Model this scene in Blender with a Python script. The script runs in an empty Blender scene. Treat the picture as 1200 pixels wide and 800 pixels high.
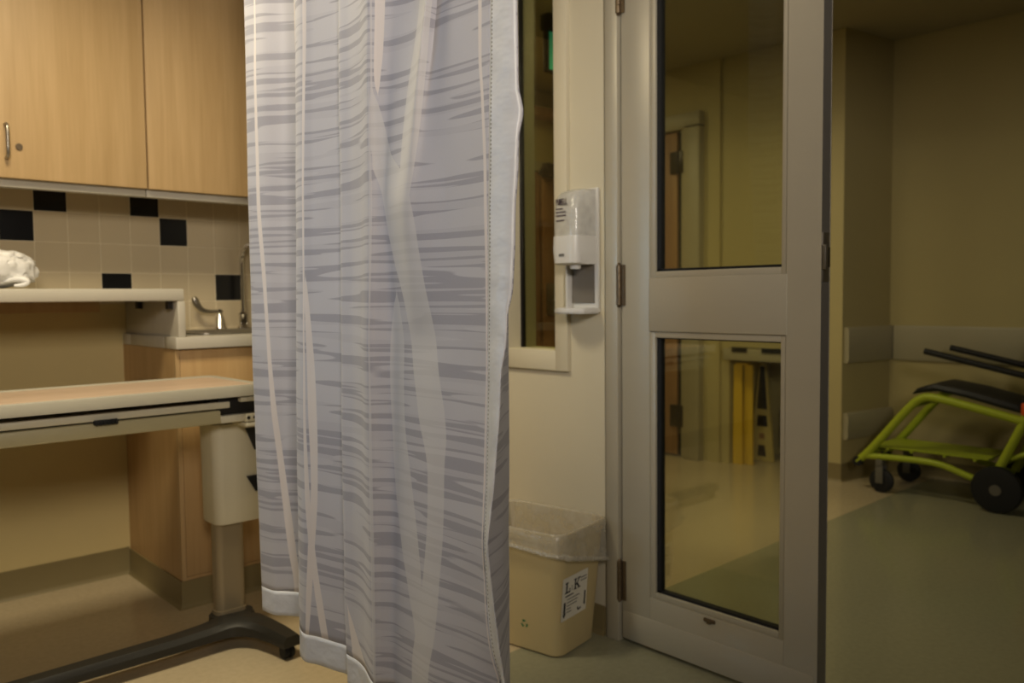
import bpy, bmesh, math, random
from mathutils import Vector, Matrix, Quaternion
random.seed(7)
C = bpy.context.scene.collection
PI = math.pi
COLS = [[(0.8729,1.7827,1.7321),(0.8699,1.7769,1.6156),(0.8679,1.773,1.5379),(0.8664,1.7701,1.4796),(0.865,1.7674,1.4252),(0.8629,1.7633,1.3436),(0.8609,1.7594,1.2659),(0.8579,1.7536,1.1494),(0.8559,1.7497,1.0717),(0.8544,1.7468,1.0134),(0.8529,1.7439,0.9551),(0.8513,1.7396,0.8774),(0.8498,1.7353,0.7997),(0.8483,1.731,0.722),(0.8468,1.7267,0.6443),(0.8452,1.7224,0.5666),(0.8437,1.718,0.4889),(0.8422,1.7137,0.4112),(0.8406,1.7094,0.3335),(0.8391,1.7051,0.2558),(0.8357,1.7025,0.1781)],[(0.8167,1.7164,1.7012),(0.8135,1.7112,1.5899),(0.8114,1.7077,1.5158),(0.8098,1.7051,1.4602),(0.8083,1.7026,1.4083),(0.806,1.699,1.3304),(0.8039,1.6955,1.2563),(0.801,1.6899,1.1451),(0.7991,1.6862,1.0709),(0.7977,1.6835,1.0153),(0.7963,1.6807,0.9597),(0.795,1.6764,0.8856),(0.7938,1.672,0.8114),(0.7925,1.6677,0.7372),(0.7913,1.6634,0.6631),(0.7904,1.6588,0.5889),(0.7894,1.6542,0.5148),(0.7885,1.6496,0.4406),(0.7869,1.6455,0.3665),(0.7847,1.6421,0.2923),(0.7825,1.6387,0.2182)],[(0.8289,1.6729,1.6924),(0.8255,1.668,1.5826),(0.8232,1.6647,1.5095),(0.8215,1.6623,1.4546),(0.8199,1.66,1.4033),(0.8175,1.6566,1.3265),(0.8152,1.6533,1.2533),(0.8118,1.6484,1.1436),(0.8095,1.6451,1.0704),(0.8078,1.6426,1.0155),(0.806,1.6402,0.9606),(0.8041,1.6365,0.8874),(0.8023,1.6329,0.8142),(0.8004,1.6292,0.7411),(0.7985,1.6256,0.6679),(0.7966,1.6219,0.5947),(0.7947,1.6183,0.5215),(0.7928,1.6146,0.4483),(0.7909,1.611,0.3751),(0.789,1.6073,0.3019),(0.7871,1.6037,0.2288)],[(0.859,1.6351,1.6894),(0.855,1.6308,1.5801),(0.8523,1.6279,1.5072),(0.8503,1.6258,1.4525),(0.8484,1.6237,1.4015),(0.8456,1.6207,1.325),(0.8429,1.6178,1.2521),(0.8389,1.6135,1.1428),(0.8362,1.6106,1.0699),(0.8342,1.6084,1.0152),(0.8322,1.6063,0.9606),(0.8298,1.6031,0.8877),(0.8274,1.6,0.8148),(0.8249,1.5968,0.7419),(0.8225,1.5937,0.669),(0.8201,1.5906,0.5961),(0.8177,1.5874,0.5233),(0.8153,1.5843,0.4504),(0.8129,1.5812,0.3775),(0.8104,1.578,0.3046),(0.808,1.5749,0.2317)],[(0.8793,1.6023,1.6854),(0.8749,1.5983,1.5767),(0.872,1.5957,1.5042),(0.8698,1.5937,1.4499),(0.8677,1.5919,1.3992),(0.8646,1.5892,1.3231),(0.8617,1.5865,1.2506),(0.8573,1.5826,1.1419),(0.8544,1.58,1.0695),(0.8522,1.578,1.0151),(0.85,1.576,0.9608),(0.8473,1.5732,0.8883),(0.8446,1.5703,0.8158),(0.842,1.5674,0.7434),(0.8393,1.5645,0.6709),(0.8366,1.5617,0.5985),(0.834,1.5588,0.526),(0.8313,1.5559,0.4535),(0.8286,1.5531,0.3811),(0.826,1.5502,0.3086),(0.8233,1.5473,0.2361)],[(0.7764,1.4051,1.6084),(0.7725,1.4016,1.5129),(0.7699,1.3993,1.4492),(0.768,1.3976,1.4014),(0.7662,1.396,1.3569),(0.7635,1.3935,1.29),(0.7609,1.3912,1.2263),(0.757,1.3878,1.1308),(0.7545,1.3855,1.0671),(0.7525,1.3837,1.0193),(0.7506,1.382,0.9715),(0.7482,1.3796,0.9078),(0.7458,1.3771,0.8441),(0.7433,1.3747,0.7804),(0.7409,1.3722,0.7168),(0.7385,1.3697,0.6531),(0.7361,1.3673,0.5894),(0.7337,1.3648,0.5257),(0.7313,1.3623,0.462),(0.7289,1.3598,0.3983),(0.7266,1.3573,0.3346)],[(0.7859,1.378,1.6035),(0.7821,1.3746,1.5087),(0.7796,1.3723,1.4456),(0.7776,1.3706,1.3982),(0.7758,1.369,1.354),(0.7732,1.3666,1.2877),(0.7706,1.3643,1.2246),(0.7668,1.3609,1.1298),(0.7642,1.3586,1.0667),(0.7623,1.3569,1.0193),(0.7604,1.3551,0.972),(0.7581,1.3526,0.9088),(0.7557,1.3501,0.8457),(0.7534,1.3476,0.7825),(0.7511,1.3451,0.7194),(0.7488,1.3426,0.6562),(0.7464,1.3401,0.5931),(0.7441,1.3376,0.5299),(0.7418,1.3351,0.4668),(0.7395,1.3326,0.4036),(0.7371,1.3301,0.3405)],[(0.7946,1.3351,1.594),(0.791,1.3316,1.5008),(0.7886,1.3292,1.4387),(0.7868,1.3274,1.3922),(0.7851,1.3258,1.3487),(0.7826,1.3233,1.2835),(0.7802,1.321,1.2214),(0.7766,1.3174,1.1282),(0.7742,1.3151,1.0661),(0.7724,1.3133,1.0195),(0.7706,1.3115,0.973),(0.7683,1.3091,0.9109),(0.766,1.3066,0.8487),(0.7637,1.3041,0.7866),(0.7614,1.3017,0.7245),(0.7591,1.2992,0.6624),(0.7568,1.2968,0.6003),(0.7546,1.2943,0.5382),(0.7523,1.2918,0.4761),(0.75,1.2894,0.414),(0.7477,1.2869,0.3519)],[(0.799,1.3073,1.5876),(0.7954,1.3038,1.4955),(0.793,1.3014,1.4341),(0.7913,1.2997,1.3881),(0.7896,1.2981,1.3451),(0.7871,1.2956,1.2806),(0.7847,1.2933,1.2192),(0.7812,1.2898,1.1271),(0.7788,1.2875,1.0657),(0.777,1.2857,1.0197),(0.7752,1.284,0.9737),(0.7731,1.2814,0.9123),(0.771,1.2789,0.8509),(0.7688,1.2764,0.7895),(0.7667,1.2738,0.7281),(0.7645,1.2713,0.6667),(0.7624,1.2687,0.6053),(0.7602,1.2662,0.5439),(0.7581,1.2637,0.4825),(0.757,1.2601,0.4211),(0.756,1.2565,0.3596)],[(0.78,1.2719,1.5737),(0.7765,1.2685,1.484),(0.7742,1.2663,1.4242),(0.7724,1.2646,1.3793),(0.7708,1.263,1.3374),(0.7684,1.2606,1.2746),(0.7661,1.2583,1.2148),(0.7626,1.2549,1.1251),(0.7603,1.2526,1.0653),(0.7586,1.2509,1.0205),(0.7569,1.2492,0.9756),(0.7548,1.2468,0.9158),(0.7527,1.2443,0.856),(0.7506,1.2418,0.7962),(0.7485,1.2394,0.7364),(0.7464,1.2369,0.6766),(0.7443,1.2344,0.6167),(0.7422,1.2319,0.5569),(0.7401,1.2295,0.4971),(0.7394,1.2257,0.4373),(0.7387,1.222,0.3775)],[(0.7831,1.2452,1.5673),(0.7796,1.242,1.4787),(0.7772,1.2399,1.4196),(0.7754,1.2383,1.3752),(0.7737,1.2368,1.3339),(0.7712,1.2345,1.2718),(0.7688,1.2324,1.2127),(0.7652,1.2292,1.1241),(0.7628,1.227,1.065),(0.761,1.2254,1.0207),(0.7592,1.2238,0.9763),(0.7572,1.2214,0.9172),(0.7551,1.2189,0.8581),(0.753,1.2165,0.799),(0.751,1.214,0.7399),(0.7489,1.2116,0.6808),(0.7468,1.2092,0.6217),(0.7448,1.2067,0.5626),(0.7427,1.2043,0.5035),(0.7406,1.2018,0.4444),(0.7386,1.1994,0.3853)],[(0.7782,1.208,1.5562),(0.7744,1.2051,1.4694),(0.7718,1.2032,1.4116),(0.7699,1.2018,1.3682),(0.7681,1.2005,1.3277),(0.7654,1.1985,1.267),(0.7629,1.1966,1.2091),(0.7591,1.1937,1.1224),(0.7565,1.1918,1.0645),(0.7546,1.1904,1.0211),(0.7527,1.189,0.9778),(0.7508,1.1865,0.9199),(0.7488,1.184,0.8621),(0.7469,1.1815,0.8042),(0.745,1.179,0.7464),(0.7431,1.1765,0.6885),(0.7412,1.174,0.6307),(0.7392,1.1716,0.5728),(0.7373,1.1691,0.515),(0.7354,1.1666,0.4571),(0.7335,1.1641,0.3993)],[(0.7546,1.1462,1.5341),(0.7512,1.1432,1.4511),(0.7489,1.1413,1.3958),(0.7472,1.1398,1.3543),(0.7456,1.1384,1.3155),(0.7433,1.1363,1.2574),(0.741,1.1344,1.2021),(0.7369,1.132,1.1191),(0.7342,1.1304,1.0638),(0.7322,1.1292,1.0223),(0.7302,1.128,0.9808),(0.7286,1.1255,0.9254),(0.7269,1.1229,0.8701),(0.7253,1.1203,0.8147),(0.7237,1.1178,0.7594),(0.722,1.1152,0.704),(0.7204,1.1126,0.6487),(0.7188,1.11,0.5933),(0.7171,1.1075,0.538),(0.7155,1.1049,0.4826),(0.7139,1.1023,0.4273)],[(0.7637,1.1377,1.534),(0.7604,1.1347,1.451),(0.7581,1.1327,1.3956),(0.7565,1.1312,1.3541),(0.7549,1.1298,1.3154),(0.7525,1.1277,1.2573),(0.7503,1.1257,1.202),(0.7469,1.1227,1.119),(0.7447,1.1207,1.0636),(0.743,1.1192,1.0221),(0.7413,1.1176,0.9806),(0.7393,1.1155,0.9253),(0.7373,1.1133,0.8699),(0.7352,1.1111,0.8146),(0.7332,1.1089,0.7592),(0.7312,1.1067,0.7039),(0.7291,1.1045,0.6486),(0.7271,1.1023,0.5932),(0.7251,1.1001,0.5379),(0.723,1.0979,0.4825),(0.721,1.0957,0.4272)],[(0.7819,1.111,1.5311),(0.7757,1.1107,1.4486),(0.7716,1.1104,1.3936),(0.7685,1.1102,1.3523),(0.7657,1.1101,1.3138),(0.7613,1.1098,1.256),(0.7572,1.1096,1.201),(0.7581,1.1026,1.1184),(0.7587,1.098,1.0633),(0.7592,1.0945,1.022),(0.7596,1.0911,0.9807),(0.7572,1.0893,0.9256),(0.7548,1.0875,0.8706),(0.7523,1.0857,0.8155),(0.7499,1.0838,0.7605),(0.7475,1.082,0.7055),(0.745,1.0802,0.6504),(0.7426,1.0784,0.5954),(0.7402,1.0766,0.5403),(0.7377,1.0748,0.4853),(0.7353,1.073,0.4302)],[(0.7899,1.0644,1.5206),(0.7805,1.0673,1.4398),(0.7741,1.0692,1.386),(0.7693,1.0707,1.3457),(0.7646,1.0723,1.308),(0.7577,1.0746,1.2515),(0.751,1.0768,1.1977),(0.7534,1.0686,1.1168),(0.7549,1.0632,1.0629),(0.7561,1.0591,1.0224),(0.7573,1.055,0.982),(0.7551,1.0531,0.9281),(0.7529,1.0511,0.8742),(0.7507,1.0492,0.8203),(0.7486,1.0472,0.7665),(0.7464,1.0453,0.7126),(0.7442,1.0433,0.6587),(0.742,1.0414,0.6048),(0.7398,1.0394,0.551),(0.7377,1.0375,0.4971),(0.7355,1.0355,0.4432)],[(0.7595,0.9979,1.4956),(0.7544,1.0067,1.4213),(0.7509,1.0127,1.3712),(0.7482,1.0172,1.3334),(0.7457,1.0213,1.2979),(0.7419,1.0276,1.2444),(0.7382,1.0336,1.1929),(0.7449,1.0309,1.1149),(0.7493,1.029,1.0624),(0.7527,1.0276,1.0228),(0.756,1.0262,0.983),(0.7537,1.0244,0.93),(0.7513,1.0227,0.8771),(0.749,1.021,0.8241),(0.7467,1.0192,0.7711),(0.7443,1.0175,0.7182),(0.742,1.0158,0.6652),(0.7397,1.014,0.6123),(0.7373,1.0123,0.5593),(0.735,1.0105,0.5064),(0.7326,1.0088,0.4534)],[(0.7818,0.9995,1.5013),(0.7731,1.0018,1.4238),(0.7674,1.0033,1.3721),(0.7631,1.0045,1.3334),(0.759,1.0055,1.2972),(0.753,1.0071,1.243),(0.7473,1.0087,1.1914),(0.7502,1.0002,1.1137),(0.7522,0.9945,1.062),(0.7537,0.9903,1.0231),(0.7552,0.986,0.9843),(0.7527,0.9845,0.9326),(0.7502,0.983,0.8809),(0.7478,0.9815,0.8292),(0.7453,0.9799,0.7775),(0.7428,0.9784,0.7258),(0.7403,0.9769,0.6741),(0.7379,0.9754,0.6224),(0.7354,0.9739,0.5707),(0.7329,0.9723,0.519),(0.7305,0.9708,0.4673)],[(0.7774,0.9672,1.4916),(0.7741,0.9647,1.4157),(0.7718,0.9631,1.3651),(0.7701,0.9618,1.3271),(0.7686,0.9607,1.2917),(0.7662,0.9589,1.2386),(0.764,0.9573,1.1879),(0.7607,0.9548,1.112),(0.7584,0.9531,1.0614),(0.7567,0.9519,1.0234),(0.7551,0.9506,0.9855),(0.753,0.9488,0.9349),(0.751,0.947,0.8842),(0.7489,0.9451,0.8336),(0.7469,0.9433,0.783),(0.7448,0.9415,0.7324),(0.7428,0.9396,0.6818),(0.7407,0.9378,0.6312),(0.7387,0.936,0.5805),(0.7366,0.9341,0.5299),(0.7346,0.9323,0.4793)],[(0.7781,0.9191,1.4789),(0.7749,0.9167,1.4052),(0.7727,0.9151,1.356),(0.7711,0.9139,1.3191),(0.7696,0.9127,1.2846),(0.7673,0.911,1.233),(0.7651,0.9094,1.1838),(0.7618,0.907,1.11),(0.7597,0.9054,1.0608),(0.758,0.9042,1.0239),(0.7564,0.903,0.987),(0.7539,0.9016,0.9378),(0.7515,0.9003,0.8886),(0.749,0.899,0.8394),(0.7465,0.8976,0.7902),(0.7441,0.8963,0.741),(0.7416,0.895,0.6918),(0.7417,0.8912,0.6426),(0.7418,0.8875,0.5934),(0.7418,0.8838,0.5442),(0.7419,0.8801,0.4949)],[(0.7782,0.873,1.4666),(0.7744,0.8712,1.3949),(0.7719,0.8701,1.3471),(0.7699,0.8692,1.3112),(0.7682,0.8684,1.2778),(0.7655,0.8671,1.2276),(0.7629,0.866,1.1798),(0.7598,0.8636,1.108),(0.7577,0.8621,1.0602),(0.7561,0.8609,1.0244),(0.7545,0.8597,0.9885),(0.7522,0.8583,0.9407),(0.7496,0.8572,0.8929),(0.747,0.8561,0.8451),(0.7443,0.8551,0.7972),(0.7411,0.8545,0.7494),(0.7379,0.854,0.7016),(0.7379,0.8505,0.6538),(0.7378,0.847,0.6059),(0.7397,0.8417,0.5581),(0.7474,0.831,0.5101)],[(0.7775,0.8457,1.4592),(0.7752,0.8426,1.3887),(0.7737,0.8406,1.3417),(0.7725,0.8391,1.3065),(0.7702,0.8388,1.2736),(0.7667,0.8384,1.2243),(0.7634,0.838,1.1773),(0.7592,0.8367,1.1068),(0.7565,0.8358,1.0599),(0.7536,0.8358,1.0247),(0.7508,0.8359,0.9894),(0.7468,0.8361,0.9425),(0.7428,0.8364,0.8955),(0.7392,0.8363,0.8486),(0.7356,0.8361,0.8016),(0.7312,0.8367,0.7547),(0.7268,0.8374,0.7077),(0.7284,0.8324,0.6607),(0.7306,0.8269,0.6136),(0.7333,0.8209,0.5666),(0.7361,0.8148,0.5195)],[(0.7834,0.8262,1.4554),(0.7812,0.8232,1.3855),(0.7796,0.8212,1.3389),(0.7827,0.8157,1.304),(0.777,0.8186,1.2714),(0.7736,0.8182,1.2225),(0.769,0.8191,1.176),(0.765,0.8176,1.1062),(0.7613,0.8176,1.0596),(0.755,0.8208,1.0248),(0.7526,0.8205,0.9899),(0.7459,0.8233,0.9434),(0.7426,0.823,0.8968),(0.7379,0.8239,0.8503),(0.7333,0.8247,0.8038),(0.7276,0.8266,0.7572),(0.722,0.8284,0.7107),(0.7233,0.8237,0.6641),(0.7251,0.8186,0.6175),(0.7273,0.8131,0.5709),(0.7312,0.806,0.5242)],[(0.8176,0.8712,1.4754),(0.8136,0.8694,1.4021),(0.811,0.8683,1.3533),(0.809,0.8674,1.3166),(0.8072,0.8666,1.2824),(0.8044,0.8654,1.2312),(0.8018,0.8642,1.1823),(0.7978,0.8625,1.109),(0.7935,0.8629,1.0602),(0.7903,0.8632,1.0236),(0.7871,0.8635,0.9869),(0.7845,0.8623,0.9381),(0.7819,0.8611,0.8892),(0.7802,0.8591,0.8404),(0.7785,0.8571,0.7915),(0.7758,0.8559,0.7426),(0.7732,0.8547,0.6938),(0.7723,0.8519,0.6449),(0.7714,0.8492,0.596),(0.7705,0.8464,0.5471),(0.7695,0.8437,0.4983)],[(0.8747,0.9436,1.5082),(0.8712,0.941,1.4293),(0.8689,0.9392,1.3767),(0.8672,0.938,1.3372),(0.8655,0.9367,1.3004),(0.8631,0.9349,1.2451),(0.8608,0.9332,1.1925),(0.8573,0.9306,1.1136),(0.8552,0.9287,1.061),(0.8536,0.9272,1.0215),(0.852,0.9258,0.982),(0.8499,0.9239,0.9294),(0.8478,0.9219,0.8768),(0.8457,0.92,0.8241),(0.8436,0.918,0.7715),(0.8415,0.9162,0.7189),(0.8393,0.9143,0.6663),(0.8371,0.9124,0.6137),(0.835,0.9105,0.561),(0.8328,0.9087,0.5084),(0.8307,0.9068,0.4558)],[(0.9091,1.0093,1.5339),(0.9058,1.0062,1.4506),(0.9036,1.0041,1.395),(0.9019,1.0026,1.3534),(0.9004,1.0011,1.3145),(0.8981,0.999,1.2561),(0.8959,0.9969,1.2006),(0.8926,0.9938,1.1173),(0.8904,0.9918,1.0617),(0.8887,0.9902,1.0201),(0.8871,0.9887,0.9784),(0.8849,0.9866,0.9229),(0.8827,0.9845,0.8673),(0.8805,0.9825,0.8118),(0.8783,0.9804,0.7562),(0.8761,0.9784,0.7007),(0.8739,0.9763,0.6451),(0.8717,0.9742,0.5896),(0.8695,0.9722,0.534),(0.8673,0.9701,0.4785),(0.8651,0.9681,0.4229)]]
ARC = [0, 0.08484, 0.12649, 0.16933, 0.20447, 0.42245, 0.45108, 0.49586, 0.52374, 0.56306, 0.58856, 0.62397, 0.68898, 0.70419, 0.7364, 0.77257, 0.8014, 0.84161, 0.87701, 0.92463, 0.96797, 0.99206, 1.00756, 1.06269, 1.15265, 1.22468]
RIBBONS_AND_HIGHLIGHT = [(0,[(0.0225,0.1559),(0.075,0.14444),(0.148,0.13072),(0.2214,0.11731),(0.3042,0.10752),(0.3873,0.09842),(0.443,0.09236),(0.5727,0.09053),(0.6652,0.09128)],[(0.0225,0.0074),(0.075,0.008172),(0.148,0.00686),(0.2214,0.005776),(0.3042,0.004358),(0.3873,0.004858),(0.443,0.004198),(0.5727,0.00306),(0.6652,0.002)]),(0,[(0.569,0.16386),(0.6057,0.16189),(0.6606,0.16092)],[(0.569,0.000776),(0.6057,0.002685),(0.6606,0.003776)]),(0,[(-0.001,0.39785),(0.0325,0.38405),(0.1093,0.36118),(0.1726,0.3526),(0.2365,0.34964),(0.3006,0.34912),(0.4287,0.34879),(0.5246,0.35146),(0.6204,0.35413)],[(-0.001,0.008227),(0.0325,0.008227),(0.1093,0.005682),(0.1726,0.004916),(0.2365,0.003308),(0.3006,0.002505),(0.4287,0.002922),(0.5246,0.00334),(0.6204,0.004174)]),(0,[(0.0043,0.35025),(0.0447,0.35344),(0.1012,0.3594),(0.1734,0.36734),(0.237,0.36535),(0.3007,0.35998),(0.3486,0.3538),(0.3726,0.35238)],[(0.0043,0.003229),(0.0447,0.004853),(0.1012,0.006491),(0.1734,0.007374),(0.237,0.009097),(0.3007,0.006679),(0.3486,0.00334),(0.3726,0.0)]),(0,[(0.5015,0.57884),(0.5141,0.57728),(0.5419,0.57938),(0.5835,0.58098)],[(0.5015,0.0),(0.5141,0.004551),(0.5419,0.007533),(0.5835,0.007769)]),(1,[(0.0437,0.65847),(0.0825,0.67049),(0.1442,0.68758),(0.2033,0.69311),(0.2546,0.68236),(0.2836,0.67279),(0.3363,0.65953),(0.3731,0.64532),(0.4142,0.63297),(0.458,0.58873),(0.5003,0.57145),(0.5142,0.56816)],[(0.0437,0.022536),(0.0825,0.022156),(0.1442,0.016306),(0.2033,0.016318),(0.2546,0.027981),(0.2836,0.027628),(0.3363,0.027794),(0.3731,0.034146),(0.4142,0.03852),(0.458,0.021269),(0.5003,0.006824),(0.5142,0.002051)]),(1,[(0.3936,0.63715),(0.4123,0.65223),(0.4381,0.65366),(0.4892,0.65438),(0.5645,0.65438)],[(0.3936,0.0),(0.4123,0.01284),(0.4381,0.01819),(0.4892,0.02247),(0.5645,0.017655)]),(1,[(0.0524,0.65204),(0.1114,0.64545),(0.1469,0.6348),(0.196,0.61926),(0.2501,0.60848),(0.2915,0.60758),(0.3329,0.61039),(0.3535,0.61396)],[(0.0524,0.003496),(0.1114,0.01785),(0.1469,0.021746),(0.196,0.019957),(0.2501,0.015384),(0.2915,0.015711),(0.3329,0.009088),(0.3535,0.0)]),(1,[(0.1658,0.56258),(0.3052,0.5654),(0.4167,0.56461),(0.563,0.56379)],[(0.1658,0.004826),(0.3052,0.001694),(0.4167,0.003375),(0.563,0.000688)]),(0,[(0.0134,0.51392),(0.0366,0.48789),(0.056,0.47215),(0.0844,0.4615)],[(0.0134,0.030969),(0.0366,0.016059),(0.056,0.006132),(0.0844,0.0)]),(0,[(0.1639,0.78585),(0.2124,0.78707),(0.2909,0.788),(0.4057,0.78556),(0.479,0.77909),(0.5163,0.77324),(0.5529,0.7734)],[(0.1639,0.001815),(0.2124,0.002488),(0.2909,0.001988),(0.4057,0.003217),(0.479,0.003012),(0.5163,0.003284),(0.5529,0.003539)])]
ZH, ZT = .375, 2.36

# ------------------------------------------------------------------ materials
def new_mat(name):
    m = bpy.data.materials.new(name); m.use_nodes = True
    nt = m.node_tree; b = nt.nodes['Principled BSDF']
    return m, nt, b
def N(nt, t, **k):
    n = nt.nodes.new(t)
    for a, v in k.items(): setattr(n, a, v)
    return n
def L(nt, a, b): nt.links.new(a, b)
def MATH(nt, op, a, b=None, clamp=False):
    n = N(nt, 'ShaderNodeMath', operation=op, use_clamp=clamp)
    for i, v in enumerate((a, b)):
        if v is None: continue
        if isinstance(v, (int, float)): n.inputs[i].default_value = v
        else: L(nt, v, n.inputs[i])
    return n.outputs[0]
def MIX(nt, f, a, b, blend='MIX'):
    n = N(nt, 'ShaderNodeMix', data_type='RGBA', blend_type=blend)
    for s, v in ((n.inputs[0], f), (n.inputs[6], a), (n.inputs[7], b)):
        if isinstance(v, (int, float)): s.default_value = v
        elif isinstance(v, tuple): s.default_value = (*v[:3], 1)
        else: L(nt, v, s)
    return n.outputs[2]
def plain(name, col, rough=.5, metal=0., var=.06, scale=6., bump=0., spec=.5, stretch=(1,1,1)):
    m, nt, b = new_mat(name)
    tc = N(nt, 'ShaderNodeTexCoord'); mp = N(nt, 'ShaderNodeMapping'); mp.inputs['Scale'].default_value = stretch
    L(nt, tc.outputs['Object'], mp.inputs[0])
    no = N(nt, 'ShaderNodeTexNoise'); no.inputs['Scale'].default_value = scale; no.inputs['Detail'].default_value = 5
    L(nt, mp.outputs[0], no.inputs[0])
    lo = tuple(c*(1-var) for c in col); hi = tuple(min(1, c*(1+var)) for c in col)
    L(nt, MIX(nt, no.outputs[0], lo, hi), b.inputs['Base Color'])
    b.inputs['Roughness'].default_value = rough; b.inputs['Metallic'].default_value = metal
    b.inputs['Specular IOR Level'].default_value = spec
    if bump:
        bp = N(nt, 'ShaderNodeBump'); bp.inputs['Strength'].default_value = bump; bp.inputs['Distance'].default_value = .01
        L(nt, no.outputs[0], bp.inputs['Height']); L(nt, bp.outputs[0], b.inputs['Normal'])
    return m
def wood(name, c1, c2, axis='Z', rough=.45, spec=.3):
    m, nt, b = new_mat(name)
    tc = N(nt, 'ShaderNodeTexCoord'); mp = N(nt, 'ShaderNodeMapping')
    sc = {'Z': (16, 16, .8), 'X': (.8, 16, 16), 'Y': (16, .8, 16)}[axis]
    mp.inputs['Scale'].default_value = sc
    L(nt, tc.outputs['Object'], mp.inputs[0])
    a = N(nt, 'ShaderNodeTexNoise'); a.inputs['Scale'].default_value = 1.2; a.inputs['Detail'].default_value = 6; a.inputs['Distortion'].default_value = .6
    f = N(nt, 'ShaderNodeTexNoise'); f.inputs['Scale'].default_value = 7; f.inputs['Detail'].default_value = 3
    L(nt, mp.outputs[0], a.inputs[0]); L(nt, mp.outputs[0], f.inputs[0])
    g = MATH(nt, 'ADD', MATH(nt, 'MULTIPLY', a.outputs[0], .75), MATH(nt, 'MULTIPLY', f.outputs[0], .25))
    r = N(nt, 'ShaderNodeValToRGB'); r.color_ramp.elements[0].position = .34; r.color_ramp.elements[1].position = .66
    r.color_ramp.elements[0].color = (*c1, 1); r.color_ramp.elements[1].color = (*c2, 1)
    L(nt, g, r.inputs[0]); L(nt, r.outputs[0], b.inputs['Base Color'])
    b.inputs['Roughness'].default_value = rough; b.inputs['Specular IOR Level'].default_value = spec
    return m
def emit(name, col, s):
    m, nt, b = new_mat(name)
    b.inputs['Base Color'].default_value = (*col, 1); b.inputs['Emission Color'].default_value = (*col, 1); b.inputs['Emission Strength'].default_value = s
    return m
def glass(name, tint, refl=.06):
    m, nt, b = new_mat(name); nt.nodes.remove(b)
    out = nt.nodes['Material Output']
    t = N(nt, 'ShaderNodeBsdfTransparent'); t.inputs[0].default_value = (*tint, 1)
    g = N(nt, 'ShaderNodeBsdfGlossy'); g.inputs['Roughness'].default_value = .02; g.inputs[0].default_value = (1, 1, 1, 1)
    fr = N(nt, 'ShaderNodeFresnel'); fr.inputs[0].default_value = 1.35
    mx = N(nt, 'ShaderNodeMixShader'); L(nt, MATH(nt, 'MINIMUM', MATH(nt, 'MULTIPLY', fr.outputs[0], refl/.03), .5), mx.inputs[0])
    L(nt, t.outputs[0], mx.inputs[1]); L(nt, g.outputs[0], mx.inputs[2]); L(nt, mx.outputs[0], out.inputs[0])
    return m
def film(name, col, alpha, rough=.25):
    m, nt, b = new_mat(name)
    b.inputs['Base Color'].default_value = (*col, 1); b.inputs['Roughness'].default_value = rough
    tc = N(nt, 'ShaderNodeTexCoord'); no = N(nt, 'ShaderNodeTexNoise'); no.inputs['Scale'].default_value = 22; no.inputs['Detail'].default_value = 4
    L(nt, tc.outputs['Object'], no.inputs[0])
    al = MATH(nt, 'ADD', MATH(nt, 'MULTIPLY', no.outputs[0], .5), alpha-.25, clamp=True); L(nt, al, b.inputs['Alpha'])
    bp = N(nt, 'ShaderNodeBump'); bp.inputs['Strength'].default_value = .5; bp.inputs['Distance'].default_value = .01
    L(nt, no.outputs[0], bp.inputs['Height']); L(nt, bp.outputs[0], b.inputs['Normal'])
    return m

M = {}
M['wall'] = plain('painted_wall', (.64, .59, .45), .6, var=.05, scale=3, spec=.25)
M['knee_wall'] = plain('painted_back_wall', (.68, .57, .30), .6, var=.05, scale=3, spec=.25)
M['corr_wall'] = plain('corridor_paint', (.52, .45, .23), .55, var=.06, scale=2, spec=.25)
M['low_bounce'] = plain('low_bounce_dark_paint', (.22, .18, .11), .8)  # dark colour for the unseen walls, set to cut bounce light
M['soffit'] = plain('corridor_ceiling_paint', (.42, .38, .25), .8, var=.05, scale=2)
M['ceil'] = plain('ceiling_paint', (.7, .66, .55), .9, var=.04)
M['maple'] = wood('maple_laminate', (.50, .35, .175), (.60, .435, .235))
M['maple_dark'] = wood('maple_cabinet_side', (.49, .325, .15), (.58, .405, .205))
M['brown_door'] = wood('brown_door_veneer', (.34, .195, .10), (.44, .265, .14))
M['counter'] = plain('counter_laminate', (.55, .52, .44), .35, var=.03, scale=20)
M['tile'] = plain('cream_tile', (.62, .53, .36), .25, var=.04, scale=5)
M['tile_black'] = plain('black_tile', (.012, .012, .012), .25, var=.2, scale=8)
M['grout'] = plain('grout', (.74, .66, .48), .8)
M['cove'] = plain('cove_base_vinyl', (.27, .22, .105), .45, var=.08)
M['chrome'] = plain('chrome', (.75, .73, .7), .12, 1.)
M['steel'] = plain('brushed_steel', (.42, .39, .33), .35, .9, var=.1, scale=30)
M['bronze'] = plain('hinge_metal', (.22, .17, .11), .4, .8, var=.2, scale=40)
M['dark_metal'] = plain('dark_metal', (.05, .045, .04), .4, .6)
M['alum'] = plain('anodised_frame', (.50, .465, .37), .38, .15, var=.03, scale=2, stretch=(1, 1, 8))
M['alum_dark'] = plain('anodised_edge', (.26, .245, .22), .4, .5, var=.06, scale=14)
M['gasket'] = plain('black_gasket', (.012, .012, .012), .6)
M['glass'] = glass('door_glass', (.86, .87, .76), .08)
M['win_glass'] = glass('window_glass', (.78, .78, .62), .012)
M['white_plastic'] = plain('white_plastic', (.68, .67, .63), .35, var=.02)
M['grey_plate'] = plain('grey_plate', (.20, .18, .15), .5)
M['clear_plastic'] = film('clear_plastic', (.72, .71, .66), .55, .15)
M['ink'] = plain('black_ink', (.012, .01, .012), .6)
M['purple_ink'] = plain('purple_ink', (.035, .015, .04), .6)
M['grey_ink'] = plain('grey_ink', (.16, .15, .13), .6)
M['green_ink'] = plain('green_ink', (.02, .20, .07), .6)
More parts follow.
